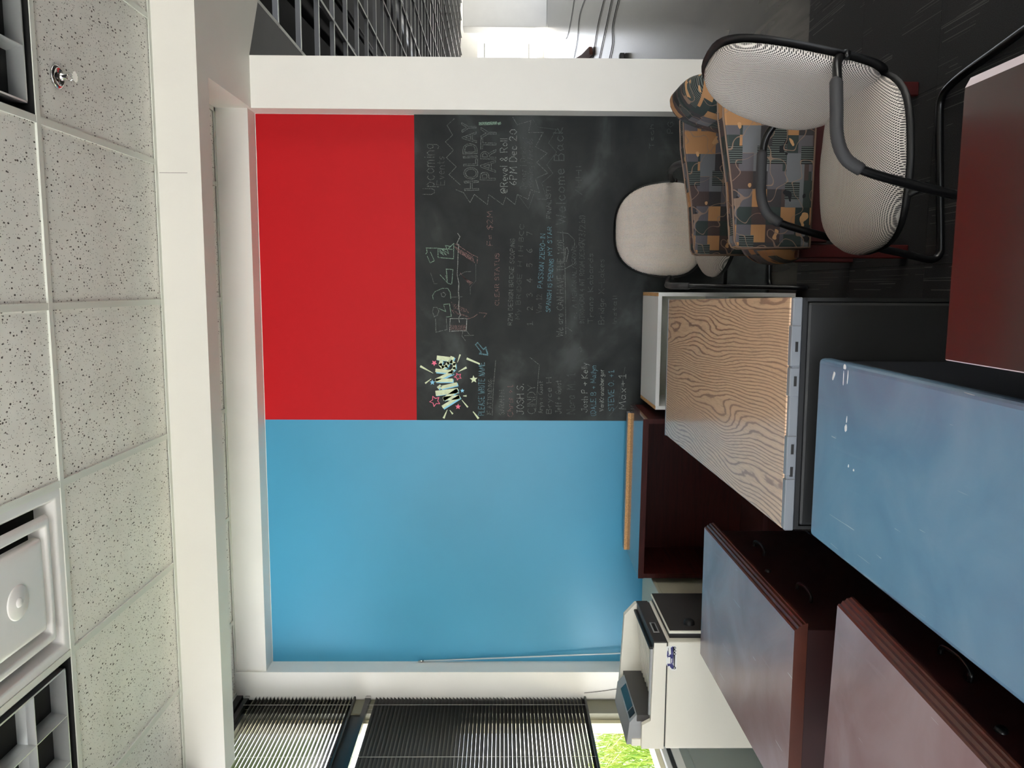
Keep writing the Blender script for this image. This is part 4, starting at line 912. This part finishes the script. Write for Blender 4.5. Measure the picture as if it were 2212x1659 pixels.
# work notes
write('F= $2M', 1064, 530, 456, 12, 'chalk_pink'); write('CLEAR STATUS', 1078, 660, 548, 9, 'chalk_pink')
write('RZM DESIGN BRIDGE SCOPING', 1106, 702, 516, 9, 'chalk_dim', px_end=1112); write('My BRIDGE  H ! H BCC', 1122, 690, 486, 9, 'chalk_faint', px_end=1132)
for ch, y in zip('1234567', (704, 670, 641, 610, 577, 546, 509)): write(ch, 1150, y, y-8, 12, 'chalk_dim')
write('Van 12', 1170, 676, 636, 11, 'chalk_faint'); write('PASSION ZERO-IN', 1172, 622, 506, 10, 'chalk_blue', px_end=1178); write('SPANISH IS PENDING', 1188, 674, 560, 9, 'chalk_blue', px_end=1196); write('MY STAR', 1192, 552, 490, 9, 'chalk_blue')
write('We are CAN HAVE THE 120!', 1216, 726, 520, 14, 'chalk_dim', px_end=1218); draw([c4([(845, 1530), (840, 900), (830, 560), (800, 0)]), c4([(855, 1430), (940, 1490)]), c4([(720, 10), (880, 30), (970, 120), (975, 200), (930, 280)]), c4([(830, 560), (980, 480), (990, 420), (930, 380)]), c4([(855, 450), (885, 300), (865, 240), (835, 260), (830, 450)])], 'chalk_dim', 0.003)
write('Inc. A MEMORIAL/GROVE', 1245, 690, 530, 9, 'chalk_faint'); write('INTRO+CRM 4 INT ROOM DESIGN', 1262, 698, 520, 10, 'chalk_faint'); write('773/2.bl)', 1264, 530, 466, 13, 'chalk_faint')
write('Trans Kabards', 1281, 698, 548, 11, 'chalk_faint', 0.004); write('Bridge X-Lakes', 1305, 700, 560, 12, 'chalk_faint'); write('Install', 1332, 700, 640, 9, 'chalk_faint')
for L, mm in (([(755, 30), (785, 80), (740, 180), (770, 200), (755, 300), (750, 500), (745, 640), (770, 780), (765, 900), (770, 1000), (765, 1150), (790, 1250), (765, 1290), (780, 1355)], 'chalk_white'),
              ([(630, 1490), (880, 1480), (890, 1300), (640, 1300), (630, 1490)], 'chalk_white'), ([(425, 1505), (590, 1465), (580, 1300)], 'chalk_dim'), ([(425, 1505), (420, 1300)], 'chalk_dim'),
              ([(385, 1010), (375, 960), (410, 900), (520, 850), (600, 850), (640, 910), (650, 1000)], 'chalk_green'), ([(505, 920), (510, 970), (550, 980), (575, 940), (545, 910), (505, 920)], 'chalk_dim'),
              ([(400, 1275), (375, 1200), (390, 1135), (440, 1130), (470, 1190), (445, 1250), (400, 1275)], 'chalk_dim'), ([(470, 1150), (575, 1195), (540, 1090), (630, 1080), (640, 1160), (655, 1270), (580, 1275)], 'chalk_green'),
              ([(280, 250), (440, 250), (690, 270)], 'chalk_green'), ([(275, 340), (295, 310), (285, 250)], 'chalk_green'), ([(300, 370), (340, 470), (405, 440), (345, 310)], 'chalk_green'),
              ([(455, 265), (460, 390), (690, 405), (690, 180), (600, 270), (455, 265)], 'chalk_green'), ([(470, 300), (540, 350), (480, 280), (580, 350), (520, 270), (620, 330), (570, 210), (630, 220)], 'chalk_green'),
              ([(690, 180), (760, 205), (960, 345), (1045, 380), (1040, 470)], 'chalk_pink'), ([(580, 560), (600, 770), (660, 790), (680, 570), (580, 560)], 'chalk_green'), ([(350, 620), (400, 780), (440, 780)], 'chalk_faint'), ([(490, 650), (600, 770), (570, 660)], 'chalk_green'),
              ([(770, 650), (860, 600), (950, 600)], 'chalk_dim'), ([(940, 940), (940, 830), (1020, 740), (1020, 480)], 'chalk_faint'), ([(660, 980), (820, 975)], 'chalk_faint'), ([(1075, 1215), (1190, 1220), (1140, 1280)], 'chalk_pink'), ([(890, 1310), (990, 1280), (1040, 1240)], 'chalk_pink'),
              ([(870, 1630), (815, 1560), (830, 1490), (890, 1490), (925, 1540)], 'chalk_dim'), ([(855, 1555), (990, 1550)], 'chalk_dim')):
    draw([c3(L)], mm, 0.0036)
hatch = []
for i in range(16):
    hatch.append(c3([(700 + i*18, 220 + i*10), (790 + i*14, 330 + i*9)])); hatch.append(c3([(660 + (i % 8)*30, 1060 + i*13), (700 + (i % 8)*30, 1160 + i*8)]))
    hatch.append(c3([(790 + i*9, 620 + i*12), (850 + i*8, 700 + i*4)])); hatch.append(c3([(640 + i*15, 1400), (640 + i*15, 1475)]))
draw(hatch, 'chalk_pink', 0.0025)
# attendance list
write('PLEASE WRITE NAME', 1046, 897, 783, 13, 'chalk_blue', px_end=1047); write('IF ATTENDING:', 1061, 896, 818, 9, 'chalk_dim', px_end=1064)
draw([c5([(1310, 1490), (1330, 1000), (1365, 590)])], 'chalk_dim', 0.003)
write('SARAH H.', 1089, 896, 840, 11, 'chalk_dim'); write('Chris +1', 1108, 900, 832, 12, 'chalk_pink'); write('JOSH S.', 1131, 895, 830, 15, 'chalk_white')
write('CINDY', 1156, 894, 832, 17, 'chalk_dim'); draw([c6([(110, 545), (265, 665), (240, 930), (205, 1420)])], 'chalk_dim', 0.003)
write('Aryn + Guest', 1172, 892, 824, 9, 'chalk_dim'); write('Bryce H', 1191, 893, 816, 11, 'chalk_dim'); write('Jeff + Guest', 1212, 893, 822, 12, 'chalk_dim'); write('Nora M. 1', 1242, 894, 806, 18, 'chalk_faint')
write('Josh P + Kelly', 1269, 890, 784, 13, 'chalk_white'); write('(DALE B + Mailyn', 1287, 898, 790, 11, 'chalk_blue'); write('VanKronenberger', 1304, 888, 798, 9, 'chalk_white'); write('STEVE O. +1', 1326, 887, 800, 12, 'chalk_blue'); write('Max+1', 1352, 884, 808, 15, 'chalk_white')
draw([c6([(1400, 1500), (1540, 1330), (1660, 700)]), c6([(880, 480), (960, 430), (930, 370), (880, 430)])], 'chalk_faint', 0.003)
# "WINS!" chalk art
def thick(pl, wpx): # thick poster stroke in photo pixels with a drop shade
    return pl, wpx
LET = [([(515, 1340), (755, 1190)], 70), ([(755, 1190), (530, 1215)], 58), ([(530, 1215), (725, 1085)], 58), ([(725, 1085), (410, 1125)], 74), ([(490, 1030), (715, 978)], 66), ([(436, 1030), (456, 1014)], 62),
       ([(645, 915), (405, 918)], 58), ([(405, 905), (640, 790)], 62), ([(640, 775), (405, 755)], 66), ([(475, 612), (462, 660), (500, 705), (560, 690), (585, 632), (640, 612), (690, 650), (690, 715), (655, 750)], 48), ([(425, 550), (595, 570)], 62), ([(640, 556), (660, 564)], 66)]
def thick_obj(name, items, m, yy, dx=0, dy=0, par=None):
    V, Fc = [], []
    for pl, wpx in items:
        w_m = wpx/7.542*YN/F_PX
        v, f = ribbon([[wall(*q) for q in c5([(x+dx, y+dy) for x, y in pl])]], w_m/1.0, 0, yy); o = len(V)
        V += v; Fc += [tuple(i+o for i in q) for q in f]
    return obj(name, mesh(name, V, Fc), m, par or board)
art = thick_obj('chalk_word_shade', LET, 'art_blue', YC-0.0002, 14, 14)
thick_obj('chalk_word', LET, 'art_cream', YC-0.0006, par=board)
def star(cx_, cy_, r, rot=0.3, ir=0.45): return [(cx_ + (r if i % 2 == 0 else r*ir)*math.cos(rot + math.pi*i/5), cy_ + (r if i % 2 == 0 else r*ir)*math.sin(rot + math.pi*i/5)) for i in range(10)]
def flat_px(name, pl, m, yy):
    P_ = [wall(*q) for q in pl]; return obj(name, mesh(name, [(x, yy, z) for x, z in P_], [tuple(range(len(P_)))]), m, board)
for cx_, cy_, r, mm in ((362, 635, 50, 'art_pink'), (332, 950, 46, 'art_blue'), (820, 1085, 36, 'art_blue'), (750, 1345, 48, 'art_pink'), (1005, 900, 66, 'art_cream')): flat_px('chalk_star', c5(star(cx_, cy_, r, random.uniform(0, 1))), mm, YC-0.0003)
for cx_, cy_, r in ((750, 855, 58), (375, 1255, 88)):
    s_ = star(cx_, cy_, r, 0.5, 0.5); draw([c5(s_ + [s_[0]])], 'art_pink', 0.004, 0, 'chalk_star')
for (xa, ya, xb, yb, wa, wb_, mm) in ((135, 685, 345, 800, 36, 6, 'art_cream'), (215, 965, 312, 893, 26, 10, 'art_cream'), (785, 495, 740, 625, 26, 8, 'art_cream'), (888, 706, 755, 775, 36, 6, 'art_cream'), (890, 560, 1105, 650, 36, 22, 'art_cream'), (890, 1170, 832, 1170, 30, 8, 'art_cream'), (910, 1355, 812, 1237, 26, 8, 'art_cream'), (515, 1535, 575, 1395, 34, 8, 'art_cream'), (665, 1465, 615, 1402, 28, 8, 'art_cream'), (1085, 1540, 995, 1425, 34, 14, 'art_cream')):
    dx, dy = xb-xa, yb-ya; L = math.hypot(dx, dy); nx, ny = -dy/L/2, dx/L/2
    flat_px('chalk_ray', c5([(xa+nx*wa, ya+ny*wa), (xb+nx*wb_, yb+ny*wb_), (xb-nx*wb_, yb-ny*wb_), (xa-nx*wa, ya-ny*wa)]), mm, YC-0.0003)
draw([c5([(1035, 335), (1070, 305), (1165, 415), (1205, 378), (1235, 500), (1100, 482), (1125, 455), (1035, 335)])], 'chalk_blue', 0.0065)
